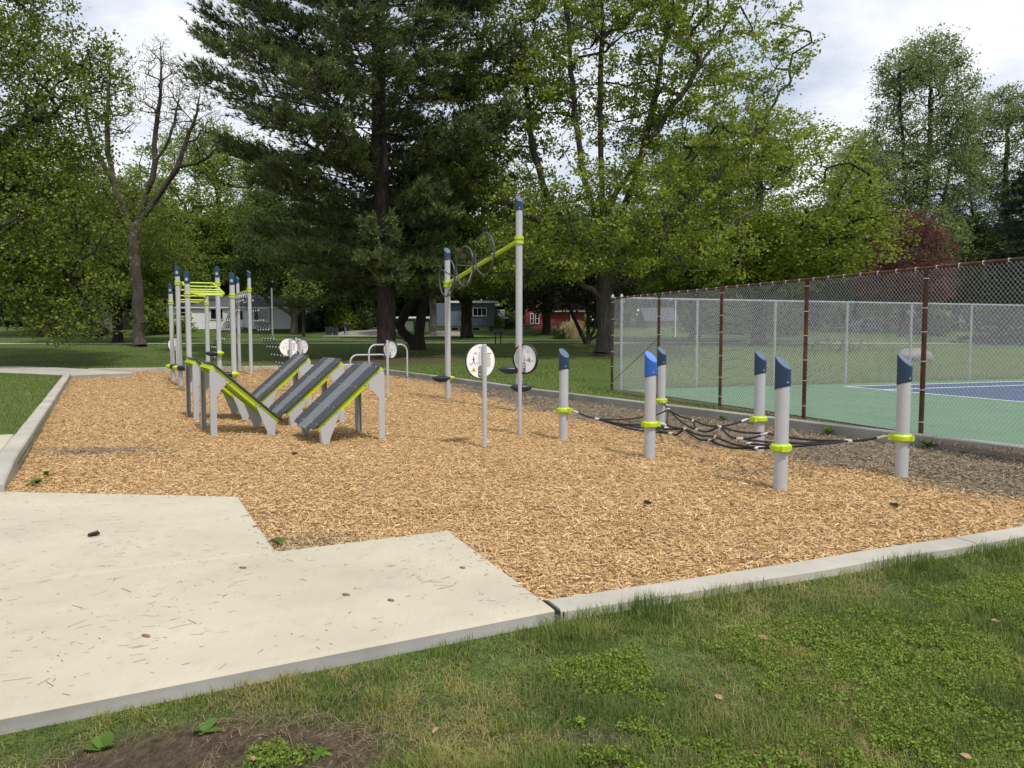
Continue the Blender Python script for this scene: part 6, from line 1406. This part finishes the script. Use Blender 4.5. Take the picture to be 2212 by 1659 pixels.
cone(1.34, 7.35, .02, .9, 'pine cone on the wood chips right of centre'); cone(-3.05, 10.4, .02, 1.0, 'pine cone on the wood chips before the ramps')
cone(3.75, 7.25, .02, .9, 'pine cone on the chips near the front kerb')
for i, (x, y, L, lb) in enumerate([(-1.05, 4.65, .05, 'small bark flake near the middle of the pad'), (-2.2, 6.35, .06, 'bark flake near the step of the pad'), (-2.0, 4.0, .055, 'bark flake low on the left part of the pad'), (-.75, 4.55, .045, 'bark flake right of the middle of the pad'), (-.35, 5.2, .04, 'bark flake near the right edge of the pad'), (-1.9, 5.2, .05, 'bark flake before the inner corner of the pad')]):
    P = [(-L / 2, -.006, .0), (-L * .2, -.011, 0), (L * .4, -.008, 0), (L / 2, .004, 0), (L * .1, .010, 0), (-L * .45, .007, 0)]
    o = obj('bark_flake', MB().prism(P, (0, 0, 0), (0, 0, .008)), 'bark_bit', smooth=False); o.location = (x, y, .0525); o.rotation_euler = (0, 0, rnd.uniform(-.6, .6)); tag(o, lb, 'bark', 'bark flakes on the pad')
def leaf_thing(x, y, s, label, rz):
    mb = MB(); pts = [(-.5, 0, 0), (-.25, .22, .06), (.1, .28, .10), (.35, .14, .05), (.5, 0, .02), (.35, -.14, .06), (.1, -.26, .03), (-.25, -.2, .08)]
    mb.add([(a * s, b * s, c * s + .01) for a, b, c in pts] + [(0, 0, .01)], [(i, (i + 1) % 8, 8) for i in range(8)])
    o = obj('dead_leaf', mb, 'dead_leaf'); o.location = (x, y, float(ground_z(np.array([x]), np.array([y]))[0]) + .03); o.rotation_euler = (0.2, .1, rz); tag(o, label, 'leaf', 'fallen leaves on the lawn')
for x, y, s, lb in ((1.42, 4.15, .06, 'tan fallen leaf on the lawn near the front kerb'), (.98, 3.45, .05, 'tan fallen leaf in the middle of the front lawn'), (-.33, 3.15, .05, 'fallen leaf on the lusher grass below the pad'), (2.9, 4.4, .05, 'fallen leaf on the lawn at the right'), (1.85, 2.95, .05, 'fallen leaf low at the right of the lawn'), (-1.05, 2.93, .045, 'pale leaf on the bare soil patch'), (-1.28, 2.72, .05, 'fallen leaf at the lower left corner of the lawn')):
    leaf_thing(x, y, s, lb, rnd.uniform(0, 6))
def weed(x, y, z, n, s, label, up=.5, wide=.22):
    t = thing('weed', label, 'plant', (x, y, z), 'weeds along the kerbs'); g = random.Random(int(x * 100) + n)
    for k in range(n):
        a = 2 * math.pi * k / n + g.uniform(-.4, .4); L = s * .72 * g.uniform(.6, 1.15); el = up * g.uniform(.5, 1.4); mb = MB(); m = 6; h = Vector((math.cos(a), math.sin(a), 0)); sd = Vector((-h.y, h.x, 0))
        for i in range(m):
            f = i / (m - 1); w = L * wide * math.sin(math.pi * min(1, f * .86 + .08)) ** .8 ; p = h * L * f * math.cos(el) + Vector((0, 0, L * (math.sin(el) * f - .35 * f * f) + .01))
            mb.v += [tuple(p - sd * w), tuple(p + Vector((0, 0, -.08 * w))), tuple(p + sd * w)]
        for i in range(m - 1):
            b = i * 3; mb.f += [(b, b + 1, b + 4, b + 3), (b + 1, b + 2, b + 5, b + 4)]
        me = mb.mesh('leaf'); at = me.attributes.new('tint', 'FLOAT', 'POINT'); at.data.foreach_set('value', [g.uniform(.2, .9)] * len(me.vertices)); link('leaf', me, 'weed', t)
    return t
weed(5.35, 12.65, .02, 9, .32, 'dandelion clump growing against the kerb behind the right rope net post', .9)
weed(6.25, 11.2, .02, 11, .34, 'dandelion clump at the kerb right of the rightmost short post', .6)
weed(4.15, 14.75, .02, 7, .22, 'small weed at the kerb left of the dandelion clumps', .9)
weed(-1.87, 5.95, .04, 8, .13, 'small green weed at the inner corner of the concrete pad', .35)
weed(-5.35, 8.35, .02, 12, .22, 'green weed in the corner where the left kerb meets the pad', .6)
weed(-5.55, 8.85, .02, 7, .16, 'weed sprouting beside the left kerb', .8)
weed(-1.72, 3.06, -.06, 5, .14, 'broad leaved weed against the near edge of the pad', 1.0, .30)
weed(-1.36, 3.20, -.06, 5, .12, 'broad leaved weed right beside another at the pad edge', .9, .28)
weed(-.80, 3.02, -.05, 9, .085, 'flat weed on the bare soil patch', .25)
weed(-1.0, 2.95, -.05, 11, .09, 'spreading weed in the middle of the bare soil', .35)
weed(.15, 2.55, -.05, 7, .10, 'flat weed in the lawn near the bottom edge', .3)
